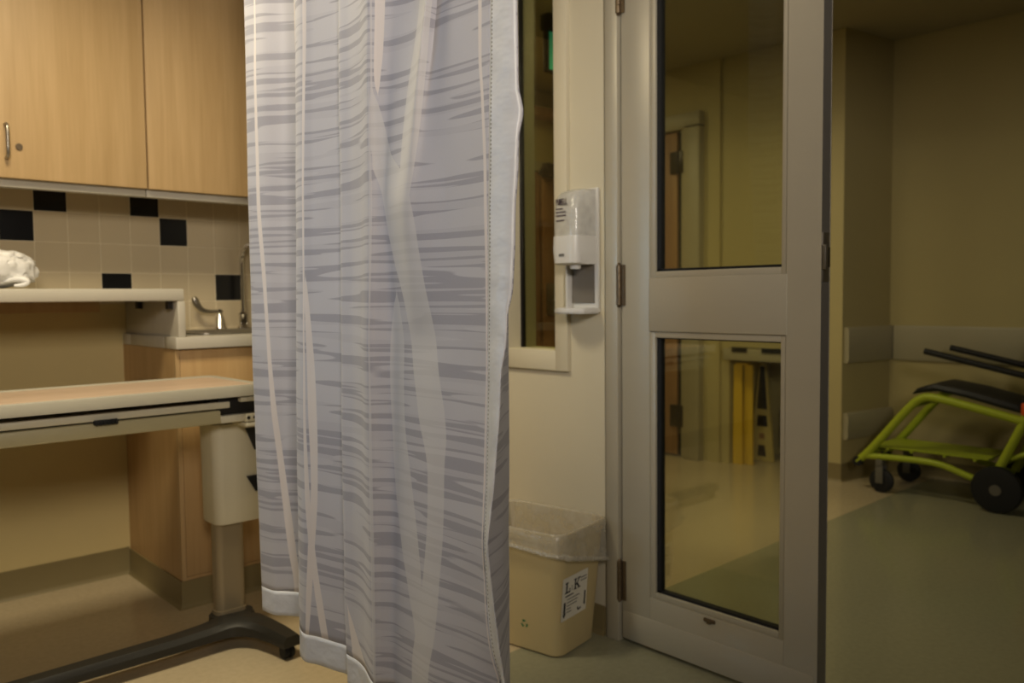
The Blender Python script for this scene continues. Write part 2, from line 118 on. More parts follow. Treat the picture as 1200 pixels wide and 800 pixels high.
M['paper'] = plain('label_paper', (.72, .69, .60), .6, var=.04)
M['bin'] = plain('beige_bin_plastic', (.56, .46, .25), .4, var=.03)
M['liner'] = film('bin_liner_film', (.68, .65, .56), .38)
M['bag'] = plain('white_bag_film', (.80, .79, .77), .4, var=.06, scale=18, bump=.5)
M['table_wood'] = wood('table_laminate', (.52, .395, .285), (.60, .47, .36), 'X', .35)
M['table_edge'] = plain('table_edge_vinyl', (.44, .415, .335), .4, var=.03)
M['table_metal'] = plain('beige_powder_coat', (.50, .45, .28), .42, var=.04)
M['table_light'] = plain('pale_powder_coat', (.66, .62, .48), .4, var=.03)
M['column'] = plain('taupe_column', (.36, .30, .20), .35, .3, var=.06)
M['base_dark'] = plain('black_base', (.045, .043, .036), .45, .2, var=.2, scale=12)
M['rubber'] = plain('black_rubber', (.015, .015, .014), .6)
M['lime'] = plain('lime_powder_coat', (.42, .50, .035), .4, var=.05)
M['black_vinyl'] = plain('black_vinyl', (.012, .012, .012), .5)
M['hub'] = plain('grey_hub', (.16, .15, .12), .5)
M['orange'] = plain('orange_plastic', (.75, .12, .02), .45)
M['yellow'] = plain('yellow_plastic', (.72, .50, .05), .45)
M['yellow_pale'] = plain('pale_yellow_plastic', (.68, .56, .22), .5)
M['guard'] = plain('bumper_guard', (.44, .40, .27), .45, var=.04)
M['exit_green'] = emit('exit_green_face', (.07, .50, .33), .35)

def floor_mat():
    m, nt, b = new_mat('sheet_vinyl_floor')
    g = N(nt, 'ShaderNodeNewGeometry'); sp = N(nt, 'ShaderNodeSeparateXYZ'); L(nt, g.outputs['Position'], sp.inputs[0])
    no = N(nt, 'ShaderNodeTexNoise'); no.inputs['Scale'].default_value = 60; no.inputs['Detail'].default_value = 6
    n2 = N(nt, 'ShaderNodeTexNoise'); n2.inputs['Scale'].default_value = 1.6
    L(nt, g.outputs['Position'], no.inputs[0]); L(nt, g.outputs['Position'], n2.inputs[0])
    beige = MIX(nt, no.outputs[0], (.54, .45, .30), (.68, .58, .40))
    green = MIX(nt, no.outputs[0], (.315, .315, .215), (.405, .40, .28))
    incorr = MATH(nt, 'GREATER_THAN', sp.outputs[0], 1.15)
    near = MATH(nt, 'LESS_THAN', sp.outputs[1], 1.74)
    msk = MATH(nt, 'MULTIPLY', incorr, near)
    col = MIX(nt, msk, beige, green)
    L(nt, MIX(nt, MATH(nt, 'MULTIPLY', n2.outputs[0], .25), col, (.30, .26, .17)), b.inputs['Base Color'])
    r = MATH(nt, 'ADD', MATH(nt, 'MULTIPLY', no.outputs[0], .10), .12); L(nt, r, b.inputs['Roughness'])
    b.inputs['Specular IOR Level'].default_value = .45
    return m
M['floor'] = floor_mat()

def fabric_mat():
    m, nt, b = new_mat('woven_wave_fabric')
    uv = N(nt, 'ShaderNodeUVMap', uv_map='UVMap'); sp = N(nt, 'ShaderNodeSeparateXYZ'); L(nt, uv.outputs[0], sp.inputs[0])
    u, v = sp.outputs[0], sp.outputs[1]
    # wavy horizontal bands: stretched noise, sharply thresholded
    def bands(su, sv, seed, lo, hi, det=0.):
        cx = N(nt, 'ShaderNodeCombineXYZ'); L(nt, MATH(nt, 'MULTIPLY', u, su), cx.inputs[0]); L(nt, MATH(nt, 'MULTIPLY', v, sv), cx.inputs[1]); cx.inputs[2].default_value = seed
        n = N(nt, 'ShaderNodeTexNoise'); n.inputs['Scale'].default_value = 1; n.inputs['Detail'].default_value = det; n.inputs['Distortion'].default_value = .0
        L(nt, cx.outputs[0], n.inputs[0])
        r = N(nt, 'ShaderNodeMapRange'); r.inputs[1].default_value = lo; r.inputs[2].default_value = hi; L(nt, n.outputs[0], r.inputs[0])
        return r.outputs[0]
    b1 = bands(3.0, 66., 3.1, .495, .512)
    b2 = bands(3.4, 150., 9.4, .535, .55)
    band = MATH(nt, 'MAXIMUM', b1, MATH(nt, 'MULTIPLY', b2, .8))
    fine = N(nt, 'ShaderNodeTexNoise'); fine.inputs['Scale'].default_value = 1
    cx = N(nt, 'ShaderNodeCombineXYZ'); L(nt, MATH(nt, 'MULTIPLY', u, 1400), cx.inputs[0]); L(nt, MATH(nt, 'MULTIPLY', v, 300), cx.inputs[1]); L(nt, cx.outputs[0], fine.inputs[0])
    dark = MIX(nt, fine.outputs[0], (.395, .385, .42), (.44, .43, .465))
    light = MIX(nt, fine.outputs[0], (.545, .535, .56), (.595, .585, .605))
    col = MIX(nt, band, dark, light)
    # long crossing ribbons and a painted fold-ridge highlight, each with a centre line and a half width that vary with height
    for ty, cc, ww in RIBBONS_AND_HIGHLIGHT:
        def fc(pts, scale):
            n = N(nt, 'ShaderNodeFloatCurve'); cu = n.mapping.curves[0]
            pts = [(max(0., min(1., p)), q/scale) for p, q in pts]
            ys = [pts[0][1]] + [q for p, q in pts] + [pts[-1][1]]
            cu.points[0].location = (0, ys[0]); cu.points[1].location = (1, ys[-1])
            for p, q in pts:
                if .004 < p < .996: cu.points.new(p, q)
            for p in cu.points: p.handle_type = 'AUTO_CLAMPED'
            n.mapping.update(); L(nt, V01, n.inputs['Value']); return n.outputs[0]
        V01 = MATH(nt, 'DIVIDE', MATH(nt, 'SUBTRACT', v, ZH), ZT-ZH)
        c = fc(cc, 1.); w = MATH(nt, 'MULTIPLY', fc(ww, .1), .1)
        d = MATH(nt, 'ABSOLUTE', MATH(nt, 'SUBTRACT', MATH(nt, 'DIVIDE', u, ARC[-1]), c))
        mk = MATH(nt, 'MULTIPLY', MATH(nt, 'SUBTRACT', w, d), 900, clamp=True)
        # a ribbon ends where its own points end if its width is nil there
        lo, hi = cc[0][0], cc[-1][0]
        if ww[0][1] < .0012 and lo > .03: mk = MATH(nt, 'MULTIPLY', mk, MATH(nt, 'GREATER_THAN', V01, lo))
        if ww[-1][1] < .0012: mk = MATH(nt, 'MULTIPLY', mk, MATH(nt, 'LESS_THAN', V01, hi))
        if ty == 0: rc = (.74, .69, .655)
        else: rc = MIX(nt, MATH(nt, 'MULTIPLY', band, .5), (.60, .585, .58), (.68, .665, .66))
        col = MIX(nt, mk, col, rc)
    L(nt, col, b.inputs['Base Color']); b.inputs['Roughness'].default_value = .62
    b.inputs['Sheen Weight'].default_value = .15
    b.inputs['Specular IOR Level'].default_value = .25
    # a thin cloth lets a little light through
    out = nt.nodes['Material Output']; tr = N(nt, 'ShaderNodeBsdfTranslucent'); L(nt, col, tr.inputs[0])
    ms = N(nt, 'ShaderNodeMixShader'); ms.inputs[0].default_value = .18
    L(nt, b.outputs[0], ms.inputs[1]); L(nt, tr.outputs[0], ms.inputs[2]); L(nt, ms.outputs[0], out.inputs[0])
    return m
M['fabric'] = fabric_mat()
def band_mat(name, lo, hi, stitched):
    m, nt, b = new_mat(name)
    uv = N(nt, 'ShaderNodeUVMap', uv_map='UVMap'); sp = N(nt, 'ShaderNodeSeparateXYZ'); L(nt, uv.outputs[0], sp.inputs[0])
    cx = N(nt, 'ShaderNodeMapping'); cx.inputs['Scale'].default_value = (14, 16, 1); L(nt, uv.outputs[0], cx.inputs[0])
    n = N(nt, 'ShaderNodeTexNoise'); n.inputs['Scale'].default_value = 1.4; n.inputs['Detail'].default_value = 3; L(nt, cx.outputs[0], n.inputs[0])
    col = MIX(nt, n.outputs[0], lo, hi)
    if stitched:   # a row of thread dots beside the seam
        d = MATH(nt, 'ABSOLUTE', MATH(nt, 'SUBTRACT', sp.outputs[0], SEAM + .0035))
        line = MATH(nt, 'LESS_THAN', d, .0011)
        dash = MATH(nt, 'GREATER_THAN', MATH(nt, 'SINE', MATH(nt, 'MULTIPLY', sp.outputs[1], 1100)), .1)
        col = MIX(nt, MATH(nt, 'MULTIPLY', line, dash), col, (.26, .25, .22))
    L(nt, col, b.inputs['Base Color']); b.inputs['Roughness'].default_value = .42
    bp = N(nt, 'ShaderNodeBump'); bp.inputs['Strength'].default_value = .35; bp.inputs['Distance'].default_value = .012
    L(nt, n.outputs[0], bp.inputs['Height']); L(nt, bp.outputs[0], b.inputs['Normal'])
    return m
SEAM = ARC[20]
M['edge_band'] = band_mat('white_edge_band', (.52, .52, .525), (.68, .68, .67), True)
M['hem'] = band_mat('plain_hem', (.52, .53, .56), (.60, .61, .63), False)

# ------------------------------------------------------------------ mesh helpers
def box(bm, x0, x1, y0, y1, z0, z1, bev=0., seg=2):
    r = bmesh.ops.create_cube(bm, size=1)
    vs = r['verts']
    for v in vs: v.co = Vector((x0+(v.co.x+.5)*(x1-x0), y0+(v.co.y+.5)*(y1-y0), z0+(v.co.z+.5)*(z1-z0)))
    if bev:
        es = list({e for v in vs for e in v.link_edges})
        bmesh.ops.bevel(bm, geom=es, offset=bev, segments=seg, affect='EDGES', profile=.5)
def tube(bm, pts, r, seg=12, smooth=0, caps=True):
    pts = [Vector(p) for p in pts]
    rs = list(r) if isinstance(r, (list, tuple)) else [r]*len(pts)
    for _ in range(smooth):                      # corner cutting
        q, qr = [pts[0]], [rs[0]]
        for i in range(len(pts)-1):
            a, b = pts[i], pts[i+1]
            q += [a.lerp(b, .25), a.lerp(b, .75)]; qr += [rs[i]*.75+rs[i+1]*.25, rs[i]*.25+rs[i+1]*.75]
        q.append(pts[-1]); qr.append(rs[-1]); pts, rs = q, qr
    ring = []; up = None
    for i, p in enumerate(pts):
        t = (pts[min(i+1, len(pts)-1)]-pts[max(i-1, 0)]).normalized()
        if up is None:
            up = Vector((0, 0, 1)) if abs(t.z) < .9 else Vector((1, 0, 0))
        n = (up - t*up.dot(t)).normalized(); up = n; s = t.cross(n)
        ring.append([bm.verts.new(p+(n*math.cos(2*PI*k/seg)+s*math.sin(2*PI*k/seg))*rs[i]) for k in range(seg)])
    for a, b in zip(ring, ring[1:]):
        for k in range(seg): bm.faces.new((a[k], a[(k+1) % seg], b[(k+1) % seg], b[k]))
    if caps: bm.faces.new(ring[0][::-1]); bm.faces.new(ring[-1])
def lathe(bm, prof, loc, axis='Z', seg=28):
    loc = Vector(loc); rings = []
    def place(r, h, a):
        c, s = math.cos(a)*r, math.sin(a)*r
        return loc + {'Z': Vector((c, s, h)), 'X': Vector((h, c, s)), 'Y': Vector((s, h, c))}[axis]
    for r, h in prof:
        rings.append([bm.verts.new(place(max(r, 1e-5), h, 2*PI*k/seg)) for k in range(seg)])
    for a, b in zip(rings, rings[1:]):
        for k in range(seg): bm.faces.new((a[k], a[(k+1) % seg], b[(k+1) % seg], b[k]))
    bm.faces.new(rings[0][::-1]); bm.faces.new(rings[-1])
def prism(bm, poly, z0, z1, frame=None, bev=0.):
    # extrude an outline; frame maps (a, b, h) to a point
    fr = frame or (lambda a, b, h: Vector((a, b, h)))
    lo = [bm.verts.new(fr(a, b, z0)) for a, b in poly]; hi = [bm.verts.new(fr(a, b, z1)) for a, b in poly]
    fs = [bm.faces.new(lo[::-1]), bm.faces.new(hi)]
    n = len(poly)
    for i in range(n): fs.append(bm.faces.new((lo[i], lo[(i+1) % n], hi[(i+1) % n], hi[i])))
    if bev:
        es = list({e for f in fs[:2] for e in f.edges})
        bmesh.ops.bevel(bm, geom=es, offset=bev, segments=2, affect='EDGES')
def rrect(w, d, r, n=5, cx=0, cy=0):
    out = []
    for sx, sy, a0 in ((1, 1, 0), (-1, 1, 90), (-1, -1, 180), (1, -1, 270)):
        for k in range(n+1):
            a = math.radians(a0+90*k/n); out.append((cx+sx*(w/2-r)+r*math.cos(a), cy+sy*(d/2-r)+r*math.sin(a)))
    return out
def loft(bm, rings, cap0=True, cap1=True):
    vs = [[bm.verts.new(p) for p in r] for r in rings]
    for a, b in zip(vs, vs[1:]):
        n = len(a)
        for k in range(n): bm.faces.new((a[k], a[(k+1) % n], b[(k+1) % n], b[k]))
    if cap0: bm.faces.new(vs[0][::-1])
    if cap1: bm.faces.new(vs[-1])
def obj(name, bm, m, parent=None, smooth=True, ang=40):
    bmesh.ops.recalc_face_normals(bm, faces=bm.faces)
    me = bpy.data.meshes.new(name); bm.to_mesh(me); bm.free()
    ms = m if isinstance(m, list) else [m]
    for x in ms: me.materials.append(M[x])
    if smooth:
        for p in me.polygons: p.use_smooth = True
        try: me.set_sharp_from_angle(angle=math.radians(ang))
        except Exception: pass
    o = bpy.data.objects.new(name, me); C.objects.link(o)
    if parent is not None:
        o.parent = parent
        off = Vector((0, 0, 0)); p = parent
        while p is not None: off += p.location; p = p.parent
        if off.length: me.transform(Matrix.Translation(-off))
    return o
def bx(name, m, parent, *a, **k):
    bm = bmesh.new(); box(bm, *a, **k); return obj(name, bm, m, parent)
def thing(name, label, cat, loc=(0, 0, 0), group=None):
    o = bpy.data.objects.new(name, None); C.objects.link(o); o.location = loc; o.empty_display_size = .1
    o['label'] = label; o['category'] = cat
    if group: o['group'] = group
    return o
def tag(o, label, cat, group=None):
    o['label'] = label; o['category'] = cat
    if group: o['group'] = group
    return o
def setting(o, label, cat):
    o['kind'] = 'structure'; o['label'] = label; o['category'] = cat; return o
def new(): return bmesh.new()

# ------------------------------------------------------------------ the setting
XW, YW, ZC = 1.90, 3.294, 2.5           # door wall, cabinet wall, ceiling
bm = new(); box(bm, -2.2, 6.2, -2.6, 4.6, -.1, 0); setting(obj('floor', bm, 'floor', smooth=False), 'glossy beige vinyl floor with a grey-green field in the corridor', 'floor')
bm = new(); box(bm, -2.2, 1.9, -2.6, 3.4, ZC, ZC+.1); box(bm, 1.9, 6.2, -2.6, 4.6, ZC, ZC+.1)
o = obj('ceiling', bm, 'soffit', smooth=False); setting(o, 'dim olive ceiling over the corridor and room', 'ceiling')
bm = new(); box(bm, -2.2, XW, YW, YW+.1, 0, ZC); setting(obj('wall_back', bm, 'knee_wall', smooth=False), 'cream wall behind the work counter and cabinets', 'wall')
bm = new(); box(bm, -2.2, -2.1, -2.6, YW, 0, ZC); setting(obj('wall_left', bm, 'low_bounce', smooth=False), 'plain wall of the room outside the view to the left', 'wall')
bm = new(); box(bm, -2.1, XW, -2.6, -2.5, 0, ZC); setting(obj('wall_front', bm, 'low_bounce', smooth=False), 'plain wall of the room behind the viewer', 'wall')
# wall with the window and the glass door
WT = .10
WY0, WY1, WZ0, WZ1 = 1.815, 2.055, .870, 2.16
bm = new()
box(bm, XW, XW+WT, 1.625, WY0, 0, ZC); box(bm, XW, XW+WT, WY1, YW+.1, 0, ZC)
box(bm, XW, XW+WT, WY0, WY1, 0, WZ0); box(bm, XW, XW+WT, WY0, WY1, WZ1, ZC)
box(bm, XW, XW+WT, -1.2, 1.625, 2.24, ZC); box(bm, XW, XW+WT, -2.6, -1.2, 0, ZC)
setting(obj('wall_right', bm, 'wall', smooth=False), 'cream wall between the window and the glass door', 'wall')

def cove_run(name, pts, h=.10, m='cove', label=''):
    # vinyl cove base: profile swept along a plan line whose room side is on the right hand
    prof = [(0, 0), (.016, 0), (.010, .006), (.006, .016), (.005, h), (0, h)]
    bm = new(); P = [Vector((*p, 0)) for p in pts]; rings = []
    for i, p in enumerate(P):
        d0 = (P[i]-P[i-1]).normalized() if i else (P[1]-P[0]).normalized()
        d1 = (P[i+1]-P[i]).normalized() if i < len(P)-1 else d0
        n0 = Vector((d0.y, -d0.x, 0)); n1 = Vector((d1.y, -d1.x, 0)); n = (n0+n1); n = n/(n.dot(n0)) if n.length > .1 else n0
        rings.append([p+n*a+Vector((0, 0, b)) for a, b in prof])
    loft(bm, rings); o = obj(name, bm, m); setting(o, label, 'baseboard'); return o
cove_run('baseboard_back', [(-2.1, YW), (1.030, YW)], .102, label='olive brown cove base along the cream wall under the counter')
cove_run('baseboard_right', [(XW, YW), (XW, 1.625)], .09, label='dark cove base under the window behind the waste bin')

# window beside the door
w = thing('window_1', 'narrow interior window with a cream frame beside the glass door', 'window', (XW, 1.935, WZ0)); w['kind'] = 'structure'
bm = new(); f0, f1 = -.016, .02
for a in ((WY0-.048, WY0+.008, WZ0-.058, WZ1+.05), (WY1-.012, WY1+.048, WZ0-.058, WZ1+.05)): box(bm, XW+f0, XW+f1+WT, a[0], a[1], a[2], a[3], .004)
box(bm, XW+f0, XW+f1+WT, WY0, WY1, WZ0-.058, WZ0+.008, .004); box(bm, XW+f0, XW+f1+WT, WY0, WY1, WZ1-.01, WZ1+.05, .004)
obj('window_frame', bm, 'wall', w)
bx('pane', 'win_glass', w, XW+.05, XW+.056, WY0, WY1, WZ0, WZ1)
bm = new()
for a in (WY0+.008, WY1-.018): box(bm, XW+.044, XW+.062, a, a+.006, WZ0, WZ1)
obj('glazing_bead', bm, 'dark_metal', w)

# glass door in its metal frame
fr = thing('trim_1', 'grey metal door frame beside the hinges of the glass door', 'door frame', (XW, 1.59, 0)); fr['kind'] = 'structure'
bm = new(); box(bm, XW-.012, XW+.112, 1.566, 1.613, 0, 2.16, .003); box(bm, XW+.0, XW+.1, 1.611, 1.626, 0, 2.16)
obj('jamb', bm, 'alum', fr)
bx('header', 'alum', fr, XW-.012, XW+.112, -1.2, 1.613, 2.16, 2.24, bev=.003)

d = thing('door_1', 'tall glass door in a brushed grey frame with two panes and a solid middle rail', 'door', (XW, 1.25, 0)); d['kind'] = 'structure'
DX0, DX1 = XW, XW+.044
Y0, Y1, yL, yR = .942, 1.560, 1.028, 1.456
bx('stile', 'alum', d, DX0, DX1, yL, Y0, .012, 2.14, bev=.0025)
bx('stile', 'alum', d, DX0, DX1, yR, Y1, .012, 2.14, bev=.0025)
bx('top_rail', 'alum', d, DX0, DX1, yL, yR, 1.98, 2.14, bev=.002)
bx('middle_rail', 'alum', d, DX0-.004, DX1+.004, yL, yR, .948, 1.102, bev=.002)
bx('bottom_rail', 'alum', d, DX0, DX1, yL, yR, .012, .163, bev=.002)
bx('bottom_plate', 'alum', d, DX0-.003, DX0+.002, yL-.08, yR+.10, .014, .098, bev=.001)
for nm, z0, z1 in (('upper', 1.102, 1.98), ('lower', .163, .948)):
    bm = new(); t = .018; bz = .018
    for y0, y1, a, b in ((yL, yL+t, z0, z1), (yR-t, yR, z0, z1), (yL+t, yR-t, z0, z0+bz), (yL+t, yR-t, z1-bz, z1)): box(bm, DX0+.003, DX1-.003, y0, y1, a, b, .0015)
    obj('glazing_bead', bm, 'alum', d)
    bm = new()
    for y0, y1, a, b in ((yL+t, yL+t+.004, z0+bz, z1-bz), (yR-t-.013, yR-t, z0+bz, z1-bz), (yL+t, yR-t, z0+bz, z0+bz+.007), (yL+t, yR-t, z1-bz-.003, z1-bz)): box(bm, DX0+.012, DX1-.012, y0, y1, a, b)
    obj('gasket', bm, 'gasket', d)
    bx('pane', 'glass', d, DX0+.019, DX0+.025, yL+t, yR-t, z0+bz, z1-bz)
for z in (1.935, 1.083, .190):
    bm = new()
    for k in range(5):
        zz = z-.06+.024*k; lathe(bm, [(.007, 0), (.008, .001), (.008, .0225), (.007, .0235)], (DX0-.007, 1.5645, zz), seg=14)
    lathe(bm, [(.004, -.066), (.006, -.062), (.0045, -.060), (.0045, .060), (.006, .062), (.004, .066)], (DX0-.007, 1.5645, z), seg=12)
    box(bm, DX0-.004, DX0+.001, 1.545, 1.583, z-.06, z+.06)
    obj('hinge', bm, 'bronze', d)
bm = new(); box(bm, DX0+.006, DX1-.006, Y0-.004, Y0+.002, 1.08, 1.20, .001); box(bm, DX0+.002, DX0+.016, Y0-.013, Y0, 1.110, 1.170, .003)
lt = obj('latch', bm, 'steel', d)
bx('strike', 'dark_metal', lt, DX0+.018, DX0+.036, Y0-.007, Y0-.001, 1.116, 1.164)
bx('edge_strip', 'alum_dark', d, DX0+.002, DX1+.003, Y0-.002, Y0+.004, .02, 2.13)
bm = new(); box(bm, DX0-.005, DX0+.001, 1.232, 1.268, .148, .158, .002); box(bm, DX0-.007, DX0, 1.243, 1.256, .145, .154, .002)
obj('floor_bolt', bm, 'bronze', d)

# corridor shell
XC = 4.43
bm = new()
prism(bm, [(XC, 2.065), (4.88, 1.99), (4.88, 2.30), (XC, 2.30)], 0, ZC)                       # pier beside the evacuation chair bay
box(bm, XC, XC+.15, 2.30, 2.78, .73, ZC)                     # wall above the niche
box(bm, XC, XC+.62, 2.78, 2.84, 0, ZC); box(bm, XC+.50, XC+.62, 2.30, 2.78, 0, ZC)
box(bm, XC-.02, XC+.12, 2.84, 2.96, 0, ZC)
box(bm, XC-.02, XC+.12, 2.96, 4.2, 2.15, ZC); box(bm, XC-.02, XC+.12, 4.02, 4.2, 0, ZC)
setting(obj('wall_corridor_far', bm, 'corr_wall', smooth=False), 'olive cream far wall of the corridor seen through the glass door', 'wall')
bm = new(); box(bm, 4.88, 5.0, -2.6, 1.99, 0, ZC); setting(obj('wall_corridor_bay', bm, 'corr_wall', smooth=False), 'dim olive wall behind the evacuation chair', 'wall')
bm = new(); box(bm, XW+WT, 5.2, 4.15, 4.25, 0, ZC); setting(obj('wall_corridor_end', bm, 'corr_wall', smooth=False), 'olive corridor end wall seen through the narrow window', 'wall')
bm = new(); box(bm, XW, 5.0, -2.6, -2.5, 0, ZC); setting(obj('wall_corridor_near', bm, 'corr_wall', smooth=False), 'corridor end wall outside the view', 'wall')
cove_run('baseboard_corridor_pier', [(XC, 2.30), (XC, 2.065), (4.88, 1.99)], .10, label='dark brown cove base around the corridor pier')
cove_run('baseboard_corridor_bay', [(4.88, 1.99), (4.88, -2.5)], .10, label='dark cove base behind the evacuation chair')
# bumper rails
def rail(name, pts, z0, z1, label, t=.028):
    bm = new(); P = [Vector((*p, 0)) for p in pts]
    prof = [(0, z0), (t*.7, z0), (t, z0+.014), (t, z1-.014), (t*.7, z1), (0, z1)]; rings = []
    for i, p in enumerate(P):
        d0 = (P[i]-P[i-1]).normalized() if i else (P[1]-P[0]).normalized()
        d1 = (P[i+1]-P[i]).normalized() if i < len(P)-1 else d0
        n0 = Vector((d0.y, -d0.x, 0)); n1 = Vector((d1.y, -d1.x, 0)); n = n0+n1; n = n/(n.dot(n0))
        rings.append([p+n*a+Vector((0, 0, b)) for a, b in prof])
    loft(bm, rings); setting(obj(name, bm, 'guard'), label, 'wall rail')
rail('trim_2', [(XC+.02, 2.0617), (4.88, 1.99)], .665, .865, 'pale wall guard on the pier above the lower guard')
rail('trim_3', [(XC+.02, 2.0617), (4.88, 1.99)], .235, .385, 'pale low wall guard near the floor on the pier')
rail('trim_4', [(4.88, 1.96), (4.88, -2.5)], .665, .865, 'long wall guard running behind the evacuation chair', .022)
# far doorway with a brown door
bm = new(); box(bm, XC-.075, XC+.02, 2.955, 3.075, 0, 2.12, .006); box(bm, XC-.055, XC+.0, 3.07, 3.10, 0, 2.12); box(bm, XC-.075, XC+.02, 2.955, 4.06, 2.10, 2.20, .006); box(bm, XC-.075, XC+.02, 3.97, 4.06, 0, 2.12, .006)
setting(obj('trim_5', bm, 'guard'), 'cream frame around the brown corridor door', 'door frame')
dd = thing('door_2', 'brown wooden door with dark hinges seen through the glass door', 'door', (XC-.03, 3.5, 0)); dd['kind'] = 'structure'
bx('door_panel', 'brown_door', dd, XC-.04, XC+.005, 3.145, 3.96, .012, 2.095, bev=.003)
bx('hinge_gap_shade', 'gasket', dd, XC-.02, XC, 3.09, 3.145, .012, 2.095)  # black strip put in as the shade of the gap beside the hinges
for z in (1.90, 1.09, .27):
    bm = new(); box(bm, XC-.062, XC-.035, 3.085, 3.185, z-.07, z+.07, .004); lathe(bm, [(.009, -.07), (.009, .07)], (XC-.062, 3.125, z), seg=12); obj('hinge', bm, 'dark_metal', dd)
# brown double doors at the corridor end
dd = thing('door_3', 'brown double door with lever handles seen through the narrow window', 'door', (3.85, 4.15, 0)); dd['kind'] = 'structure'
bx('door_panel', 'brown_door', dd, 3.42, 4.11, 4.112, 4.149, .01, 1.93, bev=.003)
bx('door_panel', 'brown_door', dd, 4.14, 4.26, 4.112, 4.149, .01, 1.93, bev=.003)
bm = new(); box(bm, 3.32, 3.42, 4.10, 4.149, 0, 2.0); box(bm, 3.42, 4.30, 4.10, 4.149, 1.935, 2.0); box(bm, 4.26, 4.30, 4.10, 4.149, 0, 2.0); obj('door_frame', bm, 'guard', dd)
bm = new(); box(bm, 3.865, 3.885, 4.095, 4.113, .75, 1.9); obj('edge_strip', bm, 'maple_dark', dd)
for px, dx in ((3.91, .10), (4.20, -.03)):
    bm = new(); lathe(bm, [(.03, 0), (.03, .012), (.012, .016), (.012, .05)], (px, 4.112, 1.02), axis='Y'); 
    for v in bm.verts: v.co.y = 4.112-(v.co.y-4.112)
    tube(bm, [(px, 4.065, 1.02), (px+dx, 4.06, 1.02)], .013); obj('lever_handle', bm, 'steel', dd)
bm = new(); box(bm, 4.165, 4.235, 4.088, 4.113, .92, 1.15, .01); obj('lock_plate', bm, 'steel', dd)
bm = new(); box(bm, 4.12, 4.26, 4.04, 4.113, 1.89, 1.99, .01); tube(bm, [(4.13, 4.06, 1.95), (4.02, 4.0, 1.93), (4.0, 4.0, 1.89)], .012); obj('door_closer', bm, 'dark_metal', dd)
bm = new(); box(bm, 2.6, 5.0, 4.02, 4.15, 2.30, 2.36, .01); setting(obj('trim_6', bm, 'brown_door'), 'brown band high on the corridor end wall', 'trim')

# ------------------------------------------------------------------ tiled backsplash
bm = new(); S = .1085; gx0 = .7465; gz0 = 1.3735; tiles = {}
black = {(-1, -1), (0, 0), (3, 0), (4, -1), (2, -3), (6, -3)}
box(bm, -.6, 1.066, YW-.0100, YW-.0005, 1.04, 1.52); box(bm, 1.066, XW, YW-.0100, YW-.0005, .886, 1.52)
for f in bm.faces: f.material_index = 2
for i in range(-13, 11):
    for j in range(-5, 2):
        x0, z0 = gx0+i*S+.001, gz0+j*S+.001; x1, z1 = x0+S-.002, z0+S-.002
        x1 = min(x1, XW-.001); z0 = max(z0, .887 if x0 > 1.04 else 1.041)
        if z1-z0 < .01 or x1-x0 < .01: continue
        n0 = len(bm.faces); box(bm, x0, x1, YW-.011, YW-.004, z0, z1, .0015, 1)
        bm.faces.ensure_lookup_table()
        for f in bm.faces[n0:]: f.material_index = 1 if (i, j) in black else 0
        
setting(obj('trim_7', bm, ['tile', 'tile_black', 'grout']), 'cream tiled backsplash with scattered black tiles', 'tiling')

# ------------------------------------------------------------------ wall cabinets
def wall_cabinet(x0, xm, x1, label):
    t = thing('wall_cabinet', label, 'cabinet', ((x0+x1)/2, 3.12, 1.42), 'maple cabinets above the work counter')
    bx('carcass', 'maple', t, x0, x1, 2.982, YW-.001, 1.447, 2.36)
    bx('light_rail', 'counter', t, x0, x1, 2.985, 3.02, 1.414, 1.447, bev=.002)
    for a, b, hx, kx in ((x0, xm, xm-.045, xm-.08), (xm, x1, xm+.042, xm+.078)):
        dr = bx('door', 'maple', t, a+.0015, b-.0015, 2.960, 2.981, 1.440, 2.357, bev=.0025)
        bm = new(); tube(bm, [(hx, 2.961, 1.605), (hx, 2.935, 1.603), (hx, 2.928, 1.59), (hx, 2.928, 1.515), (hx, 2.935, 1.502), (hx, 2.961, 1.500)], .005, smooth=1, seg=10)
        obj('handle', bm, 'steel', dr)
        bm = new(); lathe(bm, [(.010, 0), (.010, .004), (.006, .006)], (kx, 2.955, 1.539), axis='Y', seg=18); obj('lock', bm, 'bronze', dr)
    return t
wall_cabinet(.09, .562, 1.0305, 'maple wall cabinet with a bar handle and small lock, left of the seam')
wall_cabinet(1.0325, 1.49, 1.898, 'plain maple wall cabinet above the tap, half hidden by the curtain')

# ------------------------------------------------------------------ counters and sink cabinet
t = thing('work_counter', 'long pale standing-height counter over the open knee space', 'counter', (.3, 3.0, 1.05))
bx('counter_top', 'counter', t, -.6, 1.066, 2.756, YW-.012, 1.049, 1.090, bev=.006)
bx('support_cleat', 'maple_dark', t, -.6, .925, 3.19, YW-.001, 1.012, 1.0485)
for y in (3.10, 2.745+.06):
    bx('bracket', 'dark_metal', t, 1.024, 1.040, y-.012, y+.012, 1.022, 1.0485)
cb = thing('sink_cabinet', 'maple base cabinet under the sink counter', 'cabinet', (1.45, 3.0, 0))
bm = new()
for a in ((1.035, 1.051, 2.791, YW-.001, 0, .8865), (XW-.02, XW-.002, 2.775, YW-.001, 0, .8865), (1.051, XW-.02, YW-.02, YW-.001, 0, .8865), (1.051, XW-.02, 2.791, YW-.02, .09, .11)): box(bm, *a)
obj('carcass', bm, 'maple_dark', cb)
bx('door', 'maple_dark', cb, 1.051, 1.470, 2.772, 2.790, .105, .884, bev=.002)
bx('door', 'maple_dark', cb, 1.474, XW-.006, 2.772, 2.790, .105, .884, bev=.002)
bx('edge_stile', 'maple', cb, 1.035, 1.0495, 2.772, 2.790, .09, .886)
